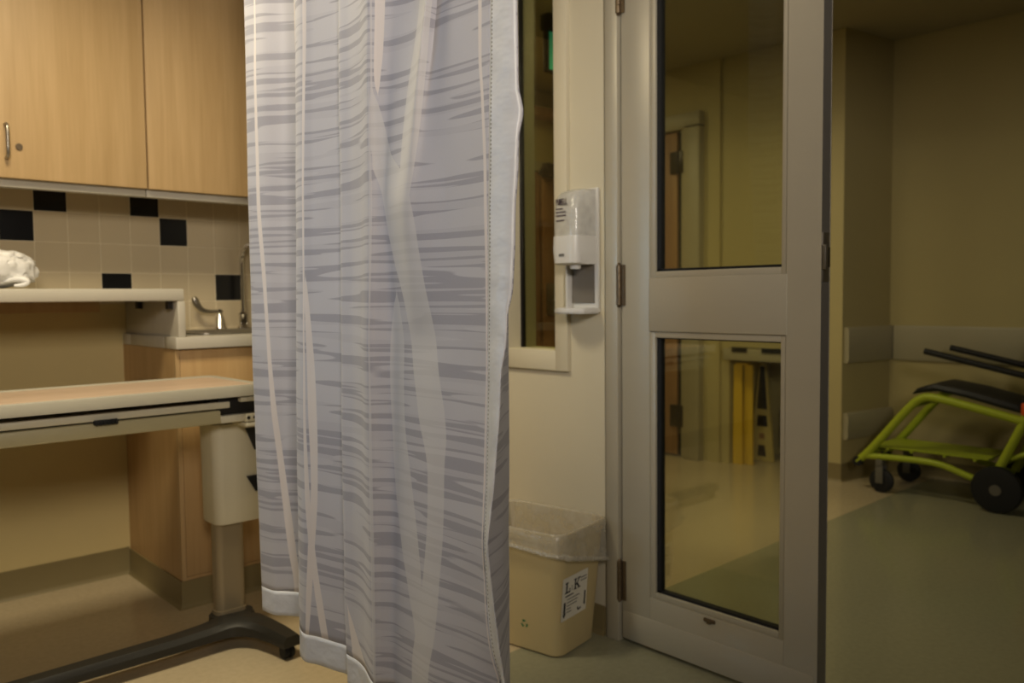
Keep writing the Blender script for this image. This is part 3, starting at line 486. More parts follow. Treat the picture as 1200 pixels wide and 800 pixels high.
bx('plinth', 'maple_dark', cb, 1.0355, XW-.002, 2.773, 2.790, 0, .104)
cove_run('baseboard_sink_cabinet', [(1.035, YW-.006), (1.035, 2.772), (XW-.004, 2.772)], .094, label='dark cove base wrapped around the sink cabinet')
sc = thing('sink_counter', 'pale lower counter with the sink and its raised end splash', 'counter', (1.45, 3.0, .888))
bm = new(); # slab with an opening for the basin
SX0, SX1, SY0, SY1 = 1.16, 1.72, 2.86, 3.20
for a in ((1.030, XW-.002, 2.748, SY0), (1.030, XW-.002, SY1, YW-.013), (1.030, SX0, SY0, SY1), (SX1, XW-.002, SY0, SY1)): box(bm, *a, .887, .928, .003)
obj('counter_top', bm, 'counter', sc)
bx('end_splash', 'counter', sc, 1.043, 1.068, 2.757, YW-.013, .928, 1.0485, bev=.003)
sk = thing('sink_basin', 'steel sink basin set in the lower counter', 'sink', (1.44, 3.03, .93))
bm = new()
loft(bm, [[Vector((x, y, z)) for x, y in rrect(w_, d_, r_, 5, 1.44, 3.03)] for w_, d_, r_, z in ((.585, .345, .05, .929), (.585, .345, .05, .934), (.53, .31, .05, .934), (.50, .28, .05, .80))], cap0=False)
obj('bowl', bm, 'steel', sk)
bm = new(); lathe(bm, [(.03, 0), (.03, .004), (.018, .004), (.016, .002)], (1.44, 3.03, .801)); obj('drain', bm, 'dark_metal', sk)
# tap
fy = 3.236; fz = .9285
tp = thing('sink_tap', 'chrome gooseneck tap with wrist blade handles at the tiled wall', 'tap', (1.492, fy, fz))
bm = new(); lathe(bm, [(.024, 0), (.024, .012), (.017, .016), (.017, .058), (.020, .062), (.020, .066), (.012, .072), (.012, .085)], (1.492, fy, fz)); obj('spout_base', bm, 'chrome', tp)
bm = new(); pts = [(1.492, fy, fz+.08), (1.492, fy, fz+.27)] + [(1.492+.0, fy-.075+.075*math.cos(a), fz+.27+.075*math.sin(a)) for a in [PI*k/10 for k in range(1, 11)]] + [(1.492, fy-.15, fz+.23)]
tube(bm, pts, .0095, seg=14); obj('spout', bm, 'chrome', tp)
for s, hx in ((-1, 1.392), (1, 1.592)):
    bm = new(); lathe(bm, [(.026, 0), (.026, .008), (.021, .014), (.016, .052), (.013, .056), (.010, .068), (.013, .072), (.013, .08), (.006, .084)], (hx, fy, fz+.001)); hb = obj('handle_base', bm, 'chrome', tp)
    bm = new(); tube(bm, [(hx, fy, fz+.078), (hx+s*.05, fy-.01, fz+.076), (hx+s*.080, fy-.015, fz+.084), (hx+s*.098, fy-.018, fz+.105), (hx+s*.108, fy-.02, fz+.128), (hx+s*.111, fy-.02, fz+.135)], [.006, .0065, .010, .013, .013, .006], seg=12, smooth=1)
    for v in bm.verts: v.co.y = fy-.01+(v.co.y-(fy-.01))*.8
    obj('blade_handle', bm, 'steel', hb)

# crumpled white bag on the counter
bm = new(); bmesh.ops.create_icosphere(bm, subdivisions=5, radius=1)
from mathutils import noise as mn
for v in bm.verts:
    p = v.co.copy(); k = 1+.07*mn.noise(p*1.7+Vector((3, 1, 2)))+.09*abs(mn.noise(p*3.6))-.08*abs(mn.noise(p*6.5))
    sq = lambda c: math.copysign(abs(c)**.62, c)
    x, y, z = sq(p.x)*.185*k, p.y*.12*k, sq(p.z)*.062*k
    z = max(z, -.060+.012*mn.noise(p*5)) if z < 0 else z
    tip = max(0, x-.16); z -= tip*.2; y *= 1-.0*tip
    v.co = Vector((.475+x, 2.945+y, 1.157+z))
zmin = min(v.co.z for v in bm.verts)
for v in bm.verts: v.co.z += 1.0905-zmin
bg = thing('plastic_bag', 'crumpled white plastic bag lying on the standing-height counter', 'bag', (.475, 2.945, 1.0905))
obj('bag_body', bm, 'bag', bg)
bm = new(); tube(bm, [(.56, 2.85, 1.112), (.60, 2.835, 1.122), (.622, 2.83, 1.114), (.612, 2.83, 1.102), (.585, 2.835, 1.100)], [.004, .010, .010, .007, .004], seg=10, smooth=2); obj('gathered_knot', bm, 'bag', bg)

# ------------------------------------------------------------------ overbed table
ot = thing('overbed_table', 'wheeled overbed table with a wood-look top and dark low base', 'table', (1.07, 2.46, 0))
def plan(z0, z1, x0, x1, y0, y1, r, bm, bev=.0):
    prism(bm, rrect(x1-x0, y1-y0, r, 6, (x0+x1)/2, (y0+y1)/2), z0, z1, bev=bev)
bm = new(); plan(.774, .797, .322, 1.102, 2.298, 2.653, .012, bm); obj('table_top', bm, 'table_wood', ot)
bm = new()                                                     # raised vinyl rim
out_, in_ = rrect(.806, .381, .028, 6, .712, 2.4755), rrect(.776, .351, .014, 6, .712, 2.4755)
loft(bm, [[Vector((x, y, .768)) for x, y in in_], [Vector((x, y, .768)) for x, y in out_], [Vector((x, y, .796)) for x, y in out_]] + [[Vector((x*.5+xi*.5 if k else x*.8+xi*.2, y*.5+yi*.5 if k else y*.8+yi*.2, .8012)) for (x, y), (xi, yi) in zip(out_, in_)] for k in (0, 1)] + [[Vector((x, y, .7965)) for x, y in in_]], cap0=False, cap1=False)
obj('rim', bm, 'table_edge', ot)
bm = new(); box(bm, .335, 1.02, 2.315, 2.335, .733, .753, .004); box(bm, .335, 1.02, 2.335, 2.62, .735, .749, .002); dw = obj('vanity_drawer', bm, 'table_light', ot)
bm = new(); box(bm, .335, .99, 2.312, 2.352, .690, .729, .005); box(bm, .335, .99, 2.60, 2.64, .690, .729, .005); box(bm, .335, .99, 2.352, 2.60, .700, .708); obj('support_frame', bm, 'table_metal', ot)
bm = new(); box(bm, .645, .705, 2.302, 2.316, .724, .737, .003)
for k in range(6): box(bm, .648+k*.01, .652+k*.01, 2.299, 2.303, .724, .735)
obj('drawer_latch', bm, 'gasket', ot)
bm = new(); box(bm, .985, 1.12, 2.318, 2.62, .716, .766, .003); obj('tilt_bracket', bm, 'dark_metal', ot)
bm = new(); box(bm, 1.045, 1.09, 2.298, 2.335, .749, .764, .003); lathe(bm, [(.006, -.004), (.006, 0)], (1.07, 2.298, .757), axis='Y', seg=10); obj('slide_clip', bm, 'table_light', ot)
bm = new(); box(bm, .988, 1.16, 2.31, 2.58, .690, .712, .004); box(bm, 1.06, 1.10, 2.300, 2.32, .688, .713, .002); box(bm, 1.06, 1.18, 2.30, 2.56, .672, .686, .004); obj('head_plate', bm, 'table_light', ot)
bm = new()
for x in (1.068, 1.087): lathe(bm, [(.005, -.003), (.005, 0)], (x, 2.3, .701), axis='Y', seg=10)
obj('screw', bm, 'dark_metal', ot)
bm = new()                                                     # lift housing with dark plates as the shade of two finger recesses
loft(bm, [[Vector((x, y, z)) for x, y in rrect(w_, d_, .032, 7, 1.098, 2.462)] for w_, d_, z in ((.180, .126, .364), (.186, .131, .369), (.188, .132, .52), (.192, .134, .672))])
hs = obj('lift_housing', bm, 'table_light', ot)
for z0, z1 in ((.585, .655), (.455, .505)):
    bm = new(); prism(bm, [(1.100, z1), (1.186, z1), (1.186, z0), (1.128, z0)], 2.391, 2.400, frame=lambda a, b, h: Vector((a, h, b))); obj('recess_shade', bm, 'black_vinyl' if z0 < .5 else 'base_dark', hs)
bm = new(); loft(bm, [[Vector((x, y, z)) for x, y in rrect(.092, .058, .022, 6, 1.058, 2.452)] for z in (.085, .38)]); obj('column', bm, 'column', ot)
bm = new(); loft(bm, [[Vector((x, y, z)) for x, y in rrect(.10, .066, .024, 6, 1.058, 2.452)] for z in (.062, .09)]); obj('column_collar', bm, 'column', ot)
bm = new()                                                     # L shaped base, one long foot and one short arm
def sweep_bar(bm, pts, w0, zt, zb):
    P = [Vector((*p[:2], 0)) for p in pts]; rings = []
    for i, p in enumerate(P):
        t = (P[min(i+1, len(P)-1)]-P[max(0, i-1)]).normalized(); n = Vector((-t.y, t.x, 0)); k = pts[i][2]
        w_, top, bot = w0*k, zt*(.75+.25*k), zb
        rings.append([p+n*a+Vector((0, 0, z)) for a, z in ((-w_*.5, bot), (-w_*.5, top-.014), (-w_*.32, top), (w_*.32, top), (w_*.5, top-.014), (w_*.5, bot))])
    loft(bm, rings)
arc = [(1.045-.055*math.sin(a), 2.425-.055*(1-math.cos(a))) for a in ()]
path = [(.20, 2.372, .8), (.5, 2.372, .9), (.85, 2.372, 1), (.95, 2.378, 1.1), (1.01, 2.385, 1.35), (1.055, 2.372, 1.5), (1.083, 2.335, 1.35), (1.098, 2.29, 1.1), (1.108, 2.22, .95), (1.112, 2.145, .8)]
sweep_bar(bm, path, .072, .076, .040)
prism(bm, rrect(.13, .12, .05, 6, 1.058, 2.435), .045, .078, bev=.006)
obj('base', bm, 'base_dark', ot)
def caster(parent, x, y, r=.02):
    bm = new(); lathe(bm, [(r*.4, -.017), (r*.95, -.016), (r, -.012), (r, -.004), (r*.8, -.002), (r*.8, .002), (r, .004), (r, .012), (r*.95, .016), (r*.4, .017)], (x, y, r), axis='X', seg=22); c = obj('caster', bm, 'rubber', parent)
    bm = new(); lathe(bm, [(.006, 0), (.006, .03), (.010, .03), (.010, .045)], (x, y, r+.004), seg=12); box(bm, x-.006, x+.006, y-.012, y+.012, r, r*2+.006, .002); obj('caster_stem', bm, 'base_dark', c)
caster(ot, 1.108, 2.172); caster(ot, .24, 2.372)

# ------------------------------------------------------------------ privacy curtain
def smooth_knots(vals, xs, x):
    # cubic Hermite through the knots
    n = len(xs)
    if x <= xs[0]: return vals[0]
    if x >= xs[-1]: return vals[-1]
    i = max(k for k in range(n-1) if xs[k] <= x); h = xs[i+1]-xs[i]
    def slope(k):
        if k == 0: return (vals[1]-vals[0])/(xs[1]-xs[0])
        if k == n-1: return (vals[-1]-vals[-2])/(xs[-1]-xs[-2])
        a = (vals[k]-vals[k-1])/(xs[k]-xs[k-1]); b = (vals[k+1]-vals[k])/(xs[k+1]-xs[k])
        return 0 if a*b <= 0 else 2*a*b/(a+b)
    t = (x-xs[i])/h; m0, m1 = slope(i)*h, slope(i+1)*h
    return (2*t**3-3*t*t+1)*vals[i]+(t**3-2*t*t+t)*m0+(-2*t**3+3*t*t)*vals[i+1]+(t**3-t*t)*m1
SUB = [ (1 if b-a < .012 else max(2, int((b-a)/.0045))) for a, b in zip(ARC, ARC[1:])]
us = []
for i, n in enumerate(SUB): us += [ARC[i]+(ARC[i+1]-ARC[i])*k/n for k in range(n)]
us.append(ARC[-1])
zs = [ZH+.052*k/6 for k in range(6)] + [ZH+.052+(1.60-ZH-.052)*k/110 for k in range(110)] + [1.60+(ZT-1.60)*k/22 for k in range(23)]
grid = []
colz = [[p[2] for p in c][::-1] for c in COLS]; colx = [[p[0] for p in c][::-1] for c in COLS]; coly = [[p[1] for p in c][::-1] for c in COLS]
for z in zs:
    kx = [smooth_knots(colx[i], colz[i], z) for i in range(len(COLS))]; ky = [smooth_knots(coly[i], colz[i], z) for i in range(len(COLS))]
    row = []
    for u in us:
        x, y = smooth_knots(kx, ARC, u), smooth_knots(ky, ARC, u)
        w_ = .0022*mn.noise(Vector((u*9, z*3, 1)))+.0012*mn.noise(Vector((u*22, z*9, 5)))
        row.append(Vector((x+w_, y, z)))
    grid.append(row)
cur = thing('privacy_curtain', 'pale grey hospital privacy curtain with wavy bands and crossing ribbons', 'curtain', (.8, 1.25, ZH))
def cloth(name, mat, i0, i1, j0, j1, parent, push=0.):
    bm = new(); uvl = bm.loops.layers.uv.new('UVMap'); V = {}
    for j in range(j0, j1+1):
        for i in range(i0, i1+1): V[i, j] = bm.verts.new(grid[j][i])
    for j in range(j0, j1):
        for i in range(i0, i1):
            f = bm.faces.new((V[i, j], V[i+1, j], V[i+1, j+1], V[i, j+1])); 
            for lp, (a, b) in zip(f.loops, ((i, j), (i+1, j), (i+1, j+1), (i, j+1))): lp[uvl].uv = (us[a], zs[b])
    me = bpy.data.meshes.new(name); bm.to_mesh(me); bm.free(); me.materials.append(M[mat])
    for p in me.polygons: p.use_smooth = True
    o = bpy.data.objects.new(name, me); C.objects.link(o); o.parent = parent; me.transform(Matrix.Translation(-parent.location))
    sd = o.modifiers.new('thickness', 'SOLIDIFY'); sd.thickness = .0012; sd.offset = 0
    return o
iS = min(range(len(us)), key=lambda k: abs(us[k]-ARC[20])); iE = min(range(len(us)), key=lambda k: abs(us[k]-ARC[22])); jH = 6
cloth('curtain_panel', 'fabric', 0, iS, jH, len(zs)-1, cur)
cloth('hem', 'hem', 0, iS, 0, jH, cur)
cloth('edge_band', 'edge_band', iS, iE, 0, len(zs)-1, cur)
cloth('turned_back_panel', 'fabric', iE, len(us)-1, 0, len(zs)-1, cur)
bm = new(); box(bm, .74, .80, .2, 2.2, 2.455, 2.4995, .004); tk = obj('curtain_track', bm, 'alum'); tag(tk, 'straight metal track on the ceiling that carries the privacy curtain', 'curtain track')
for i in range(9):
    y = 1.02+.08*i; bm = new(); tube(bm, [(.77, y, 2.456), (.77, y, 2.40), (.77, y, 2.345)], .003, seg=8); obj('carrier_hook', bm, 'white_plastic', cur)

# ------------------------------------------------------------------ sanitizer dispenser
dp = thing('sanitizer_dispenser', 'white wall dispenser for hand sanitizer with a clear top, beside the window', 'dispenser', (XW, 1.70, 1.0))
def dring(z, fw, xf, yb0=1.648, yb1=1.772, c=1.706):
    # outline in plan: back on the wall, rounded narrower front
    r = .028; pts = [(XW-.001, yb1), (xf+.04, yb1-.004)]
    for k in range(5):
        a = math.radians(90*k/4); pts.append((xf+r-r*math.sin(a), c+fw/2-r+r*math.cos(a)))
    for k in range(5):
        a = math.radians(90*k/4); pts.append((xf+r-r*math.cos(a), c-fw/2+r-r*math.sin(a)))
    pts += [(xf+.04, yb0+.004), (XW-.001, yb0)]
    return [Vector((x, y, z)) for x, y in pts]
bm = new(); loft(bm, [dring(1.148, .098, 1.808), dring(1.152, .104, 1.802), dring(1.19, .106, 1.798), dring(1.234, .106, 1.800)]); fc_ = obj('lower_cover', bm, 'white_plastic', dp)
bm = new(); loft(bm, [dring(1.234, .104, 1.803), dring(1.31, .104, 1.805), dring(1.35, .10, 1.813), dring(1.368, .092, 1.828), dring(1.376, .075, 1.85)], cap0=False); obj('clear_cover', bm, 'clear_plastic', dp)
bm = new(); loft(bm, [[Vector((x, y, z)) for x, y in rrect(.052, .062, .02, 5, 1.852, 1.70)] for z in (1.236, 1.33)] + [[Vector((x, y, 1.345)) for x, y in rrect(.03, .04, .014, 5, 1.852, 1.70)]]); obj('gel_bottle', bm, 'clear_plastic', dp)
bm = new(); box(bm, XW-.012, XW-.0005, 1.642, 1.778, 1.005, 1.38, .004); obj('back_plate', bm, 'white_plastic', dp)
bx('lower_back_plate', 'grey_plate', dp, XW-.016, XW-.0125, 1.655, 1.745, 1.03, 1.146)
for ya in (1.745,): bx('side_arm', 'white_plastic', dp, XW-.040, XW-.012, ya, ya+.007, 1.012, 1.15, bev=.002)
bm = new(); poly = [(XW-.001, 1.775)] + [(XW-.055-.045*math.sin(PI*k/10), 1.706+.066*math.cos(PI*k/10)) for k in range(11)] + [(XW-.001, 1.642)]
prism(bm, poly, .998, 1.016, bev=.004); obj('drip_tray', bm, 'white_plastic', dp)
bm = new(); lathe(bm, [(.016, 0), (.018, .012), (.024, .016)], (1.84, 1.69, 1.134), seg=16); obj('nozzle', bm, 'white_plastic', dp)

# letters ------------------------------------------------------------
def letter_strokes(ch):
    # serif-less strokes on a 0..1 by 0..1 cell
    return {'P': [(0, 0, 0, 1), (0, 1, .7, .95), (.7, .95, .7, .55), (.7, .55, 0, .5)], 'U': [(0, 1, 0, .1), (0, .1, .7, .1), (.7, .1, .7, 1)],
            'R': [(0, 0, 0, 1), (0, 1, .7, .95), (.7, .95, .7, .55), (.7, .55, 0, .5), (.25, .5, .75, 0)],
            'E': [(0, 0, 0, 1), (0, 1, .7, 1), (0, .5, .6, .5), (0, 0, .7, 0)], 'L': [(0, 1, 0, 0), (0, 0, .7, 0)]}[ch]
def word(bm, text, x, u0, z0, w, h, th, to3):
    for i, ch in enumerate(text):
        for a, b, c, d_ in letter_strokes(ch):
            A = Vector((u0+(i+a*.85)*w, z0+b*h)); B = Vector((u0+(i+c*.85)*w, z0+d_*h)); t_ = (B-A).normalized(); n_ = Vector((-t_.y, t_.x))*th
            A -= t_*th; B += t_*th
            bm.faces.new([bm.verts.new(to3(*q)) for q in (A-n_, B-n_, B+n_, A+n_)])
to_d = lambda a, b: Vector((1.8005, 1.753-a, b))
bm = new(); word(bm, 'PURELL', 0, .018, 1.328, .0080, .016, .0014, lambda a, b: Vector((1.8035, 1.753-a, b)))
obj('brand_lettering', bm, 'purple_ink', dp)
bm = new()
for zz, ln in ((1.313, .026), (1.303, .036), (1.293, .038), (1.278, .03)):
    for k in range(int(ln/.0048)):
        a0 = .020+k*.0058; q = [(a0, zz), (a0+.0046, zz), (a0+.0046, zz+.004), (a0, zz+.004)]; bm.faces.new([bm.verts.new(Vector((1.8015, 1.753-a, b))) for a, b in q])
obj('printed_lines', bm, 'purple_ink', dp)
bm = new()
for k in range(3):
    a0 = .034+k*.0075; q = [(a0, 1.172), (a0+.006, 1.172), (a0+.006, 1.180), (a0, 1.180)]; bm.faces.new([bm.verts.new(Vector((1.7975, 1.753-a, b))) for a, b in q])
obj('small_mark', bm, 'grey_ink', dp)

# ------------------------------------------------------------------ waste bin
wb = thing('waste_bin', 'beige plastic waste bin with a clear liner below the sanitizer dispenser', 'bin', (1.76, 1.76, 0))
def bring(z, grow=0., r=.035):
    k = z/.375
    x0, x1 = 1.660-.038*k, 1.862+.02*k; y0, y1 = 1.598-.03*k, 1.905+.03*k
    return [Vector((x, y, z)) for x, y in rrect(x1-x0+2*grow, y1-y0+2*grow, r+grow, 6, (x0+x1)/2, (y0+y1)/2)]
bm = new()
loft(bm, [bring(0, -.008), bring(.008), bring(.345), bring(.346, .004), bring(.375, .004), bring(.375, -.004), bring(.33, -.005), bring(.012, -.006)])
obj('bin_body', bm, 'bin', wb)
# liner: inside wall, over the rim, loose skirt outside
bm = new(); rings = []
n = len(bring(0))
def wav(i, s, f=1.): return s*mn.noise(Vector((math.cos(2*PI*i/n)*2.2*f, math.sin(2*PI*i/n)*2.2*f, s*50)))
def skirt(p):
    # how far the loose edge hangs below the rim: least at the far left, most at the wall end
    k = max(0., min(1., (p.x-1.62)/.26)); m = max(0., min(1., (1.90-p.y)/.33))
    return .035+.022*m+.072*k*m
for z, g in ((.14, -.016), (.25, -.012), (.34, -.009), (.377, -.006), (.3805, .003), (.373, .010)):
    out = []
    for i, p in enumerate(bring(min(z, .376), g)):
        q = p.copy(); q.z = z
        if z < .35: q += Vector((wav(i, .012, 2), wav(i, .010, 3), 0))
        q.x = min(q.x, XW-.003); out.append(q)
    rings.append(out)
for k in (.25, .5, .75, 1.):
    out = []
    for i, p in enumerate(bring(.373, .010)):
        q = p.copy(); nv = Vector((p.x-1.76, p.y-1.76, 0)).normalized()
        q.z = .373-skirt(p)*k+wav(i, .006, 3)*k; q += nv*(.006*k+wav(i, .008, 2.5)*k)
        out.append(q)
    rings.append(out)
loft(bm, rings, cap0=False, cap1=False)
obj('liner', bm, 'liner', wb)
edge = [q for q in rings[-1]]
# the gathered lower edge of the liner round the two sides in view, ending in a loose tail
order = sorted([i for i, q in enumerate(edge) if q.y < 1.64 or q.x < 1.68], key=lambda i: math.atan2(edge[i].y-1.76, edge[i].x-1.76) % (2*PI))
pts_ = [edge[i]+Vector((0, 0, .004)) for i in order]
last = pts_[-1]; pts_ += [last+Vector((.022, -.022, -.006)), last+Vector((.036, -.042, -.010))] if last.x > 1.8 else []
bm = new(); tube(bm, pts_, [.004]+[.0075]*(len(pts_)-2)+[.004], seg=8, smooth=1)
for v in bm.verts: v.co += Vector((0, 0, .004*mn.noise(v.co*40)))
obj('liner_edge', bm, 'liner', wb)
# label on the side facing the door
def lab(a, b, off=.0012):
    # a across 0..1, b up 0..1 on the sloping side
    x = 1.652+.135*a; z = .116+.128*b
    y = 1.598-.03*z/.375-off
    return Vector((x, y, z))
def quad(bm, pts, off=.002): bm.faces.new([bm.verts.new(lab(a, b, off)) for a, b in pts])
bm = new(); quad(bm, [(0, 0), (1, 0), (1, 1), (0, 1)], .0012); lb = obj('bin_label', bm, 'paper', wb); lb['label'] = 'white printed label'
bm = new()
R_ = lambda x0, x1, y0, y1: quad(bm, [(x0, y0), (x1, y0), (x1, y1), (x0, y1)])
# serif L and K
R_(.10, .22, .86, .885); R_(.135, .185, .66, .885); R_(.10, .30, .63, .665); R_(.275, .30, .665, .73)
R_(.44, .55, .86, .885); R_(.475, .52, .63, .885); R_(.44, .55, .63, .655); quad(bm, [(.52, .74), (.62, .86), (.66, .86), (.54, .715)]); quad(bm, [(.535, .76), (.63, .64), (.69, .64), (.565, .79)]); R_(.59, .70, .86, .885); R_(.60, .71, .63, .655)
R_(.36, .38, .655, .72); R_(.355, .385, .74, .76)
R_(.12, .44, .545, .575)
obj('lettering', bm, 'ink', lb); bm = new()
R_(.08, .15, .13, .43); quad(bm, [(.06, .15), (.17, .15), (.115, .06)])            # arrow
obj('arrow_mark', bm, 'ink', lb); bm = new()
R_(.89, .94, .17, .48); quad(bm, [(.87, .2), (.96, .2), (.915, .13)])
obj('arrow_mark', bm, 'ink', lb); bm = new()
quad(bm, [(.62, .16), (.66, .18), (.68, .12), (.78, .14), (.78, .10), (.66, .08)])
obj('emblem', bm, 'ink', lb)
for y, l in ((.46, .5), (.385, .42), (.31, .40), (.235, .16), (.16, .20)): bm = new(); R_(.20, .20+l, y, y+.022); obj('text_line', bm, 'grey_ink', lb)
for y in (.83, .76): bm = new(); R_(.70, .95, y, y+.025); obj('text_line', bm, 'grey_ink', lb)
bm = new()                                                     # green three-arrow mark
def gm(a, b): z = .085+b; x = 1.660-.038*z/.375-.0012; return Vector((x, 1.715-a, z))
for k in range(3):
    a0 = PI/2+2*PI*k/3
    for s0, s1, r0, r1 in ((-.45, .25, .0075, .0125),):
        pts = [(r1*math.cos(a0+s0), r1*math.sin(a0+s0)), (r1*math.cos(a0+s1), r1*math.sin(a0+s1)), (r0*math.cos(a0+s1), r0*math.sin(a0+s1)), (r0*math.cos(a0+s0), r0*math.sin(a0+s0))]
        bm.faces.new([bm.verts.new(gm(a, b)) for a, b in pts])
    e = a0+.3; bm.faces.new([bm.verts.new(gm(*q)) for q in ((.015*math.cos(e), .015*math.sin(e)), (.010*math.cos(e+.5), .010*math.sin(e+.5)), (.005*math.cos(e), .005*math.sin(e)))])
obj('recycling_mark', bm, 'green_ink', wb)

wb.rotation_euler = (0, 0, math.radians(10)); wb.location = (1.735, 1.778, 0)

# ------------------------------------------------------------------ evacuation chair
ec = thing('evacuation_chair', 'lime green evacuation chair with black seat and wheels, parked against the corridor wall', 'chair', (4.53, 1.45, 0))
XN, XF = 4.34, 4.70
for x in (XN, XF):
    bm = new(); tube(bm, [(x, 1.93, .150), (x, 1.87, .205), (x, 1.66, .475), (x, 1.60, .525), (x, 1.53, .525), (x, 1.30, .478), (x, 1.15, .445)], .021, smooth=2, seg=14); obj('seat_rail', bm, 'lime', ec)
    bm = new(); tube(bm, [(x, 1.88, .185), (x, 1.62, .197), (x, 1.50, .190), (x, 1.40, .155), (x, 1.28, .120)], .017, smooth=2, seg=14); obj('lower_rail', bm, 'lime', ec)
    bm = new(); tube(bm, [(x, 1.275, .14), (x, 1.14, .455), (x, 1.06, .66), (x, .94, 1.02)], [.021, .021, .02, .018], smooth=1, seg=14); obj('back_post', bm, 'lime', ec)
    bm = new(); tube(bm, [(x, 1.595, .757), (x, 1.50, .737), (x, 1.30, .693), (x, 1.05, .640)], .0155, smooth=1, seg=12); obj('armrest', bm, 'black_vinyl', ec)
    bm = new(); lathe(bm, [(.03, -.022), (.085, -.022), (.106, -.018), (.112, -.008), (.112, .008), (.106, .018), (.085, .022), (.03, .022)], (x-.035 if x == XN else x+.035, 1.245, .112), axis='X', seg=40); wh = obj('rear_wheel', bm, 'rubber', ec)
    s = -1 if x == XN else 1; hx = x+s*.058
    bm = new(); lathe(bm, [(.026, -.003), (.026, .003), (.018, .006)][:2], (hx, 1.245, .112), axis='X', seg=24); obj('wheel_hub', bm, 'hub', wh)
    bm = new(); lathe(bm, [(.018, -.016), (.05, -.016), (.062, -.008), (.062, .008), (.05, .016), (.018, .016)], (x+.0, 1.80, .0625), axis='X', seg=28); cw = obj('front_caster', bm, 'rubber', ec)
    bm = new(); box(bm, x-.026, x-.019, 1.785, 1.825, .05, .145, .003); box(bm, x+.019, x+.026, 1.785, 1.825, .05, .145, .003); box(bm, x-.026, x+.026, 1.79, 1.825, .135, .175, .004); obj('caster_fork', bm, 'hub', cw)
    bm = new(); lathe(bm, [(.024, -.02), (.026, -.016), (.026, .016), (.024, .02)], (x, 1.925, .152), axis='X', seg=16); obj('foot_cap', bm, 'rubber', ec)
    bm = new(); box(bm, x-.03, x+.03, 1.105, 1.155, .475, .535, .01); obj('release_catch', bm, 'orange', ec)
for y, z, r, nm in ((1.66, .472, .013, 'cross_tube'), (1.30, .19, .013, 'cross_tube'), (1.86, .205, .013, 'cross_tube'), (1.14, .46, .013, 'cross_tube')):
    bm = new(); tube(bm, [(XN, y, z), (XF, y, z)], r, seg=12); obj(nm, bm, 'lime', ec)
bm = new()
for x in (4.44, 4.60): tube(bm, [(x, 1.86, .225), (x, 1.30, .235)], .011, seg=10)
for y in (1.78, 1.66, 1.50, 1.36): tube(bm, [(4.36, y, .230), (4.68, y, .230)], .008, seg=8)
box(bm, 4.36, 4.68, 1.30, 1.86, .236, .242); obj('foot_tray', bm, 'lime', ec)
bm = new(); loft(bm, [[Vector((x, y, z+dz)) for x, y in rrect(w_, .10, .03, 4, 4.52, 0)] for w_, z, dz in ()]) if False else None
bm = new(); rings = []
for y, z, h in ((1.655, .535, .010), (1.635, .552, .030), (1.55, .573, .048), (1.40, .550, .052), (1.25, .515, .055), (1.15, .492, .05), (1.13, .487, .03)):
    rings.append([Vector((4.52+a, y, z+b*h/2)) for a, b in ((-.165, -.6), (-.17, 0), (-.16, .7), (-.1, 1), (.1, 1), (.16, .7), (.17, 0), (.165, -.6), (.1, -1), (-.1, -1))])
loft(bm, rings); obj('seat', bm, 'black_vinyl', ec)
bm = new(); rings = []
for y, z in ((1.165, .50), (1.13, .58), (1.08, .72), (.99, .98)):
    rings.append([Vector((4.52+a, y+b, z+b*.4)) for a, b in ((-.17, -.01), (-.17, .012), (-.12, .022), (.12, .022), (.17, .012), (.17, -.01))])
loft(bm, rings); obj('backrest', bm, 'black_vinyl', ec)
bm = new(); tube(bm, [(XN, .94, 1.02), (XN+.04, .925, 1.06), (XF-.04, .925, 1.06), (XF, .94, 1.02)], .016, smooth=1, seg=12); obj('push_handle', bm, 'lime', ec)
for x in (XN+.01, XF-.01):
    bm = new(); tube(bm, [(x, 1.20, .26), (x, 1.12, .30), (x, 1.05, .22), (x, 1.10, .14)], .013, smooth=1, seg=10); obj('rear_bracket', bm, 'lime', ec)
bm = new(); box(bm, 4.37, 4.67, 1.07, 1.13, .16, .42, .02); obj('track_unit', bm, 'black_vinyl', ec)

# ------------------------------------------------------------------ things in the corridor niche
nc = thing('niche_shelf', 'pale wall shelf over the dark niche beyond the glass door', 'shelf', (4.6, 2.54, .70))
bx('shelf_board', 'guard', nc, XC-.08, XC+.49, 2.302, 2.778, .655, .725, bev=.006)
for y in (2.66, 2.46, 2.36): bx('grip_pad', 'rubber', nc, XC-.088, XC-.079, y-.05, y+.05, .708, .736)
bx('lower_panel', 'guard', nc, XC+.47, XC+.495, 2.302, 2.70, .06, .30, bev=.004)
fs = thing('folded_floor_sign', 'narrow yellow folded sign standing at the left of the niche', 'floor sign', (4.52, 2.74, 0))
for k, (x, y) in enumerate(((4.46, 2.735), (4.49, 2.68))):
    bm = new(); prism(bm, [(-.034, 0), (.034, 0), (.028, .62), (-.028, .62)], -.008, .008, frame=lambda a, b, h: Vector((x+h, y+a, b)), bev=.002); obj('panel', bm, 'yellow', fs)
bm = new(); box(bm, 4.45, 4.50, 2.67, 2.75, .62, .635, .004); obj('top_hinge', bm, 'yellow', fs)
cs = thing('caution_cone', 'small pale yellow upright caution sign with black marks in the niche', 'floor sign', (4.66, 2.66, 0))
bm = new(); prism(bm, [(-.08, 0), (.08, 0), (.055, .30), (.02, .62), (-.02, .62), (-.055, .30)], -.01, .01, frame=lambda a, b, h: Vector((4.66+h, 2.70-.02+a, b)), bev=.003); obj('sign_board', bm, 'yellow_pale', cs)
def cq(pts): bm.faces.new([bm.verts.new(Vector((4.6485, 2.68+a, b))) for a, b in pts])
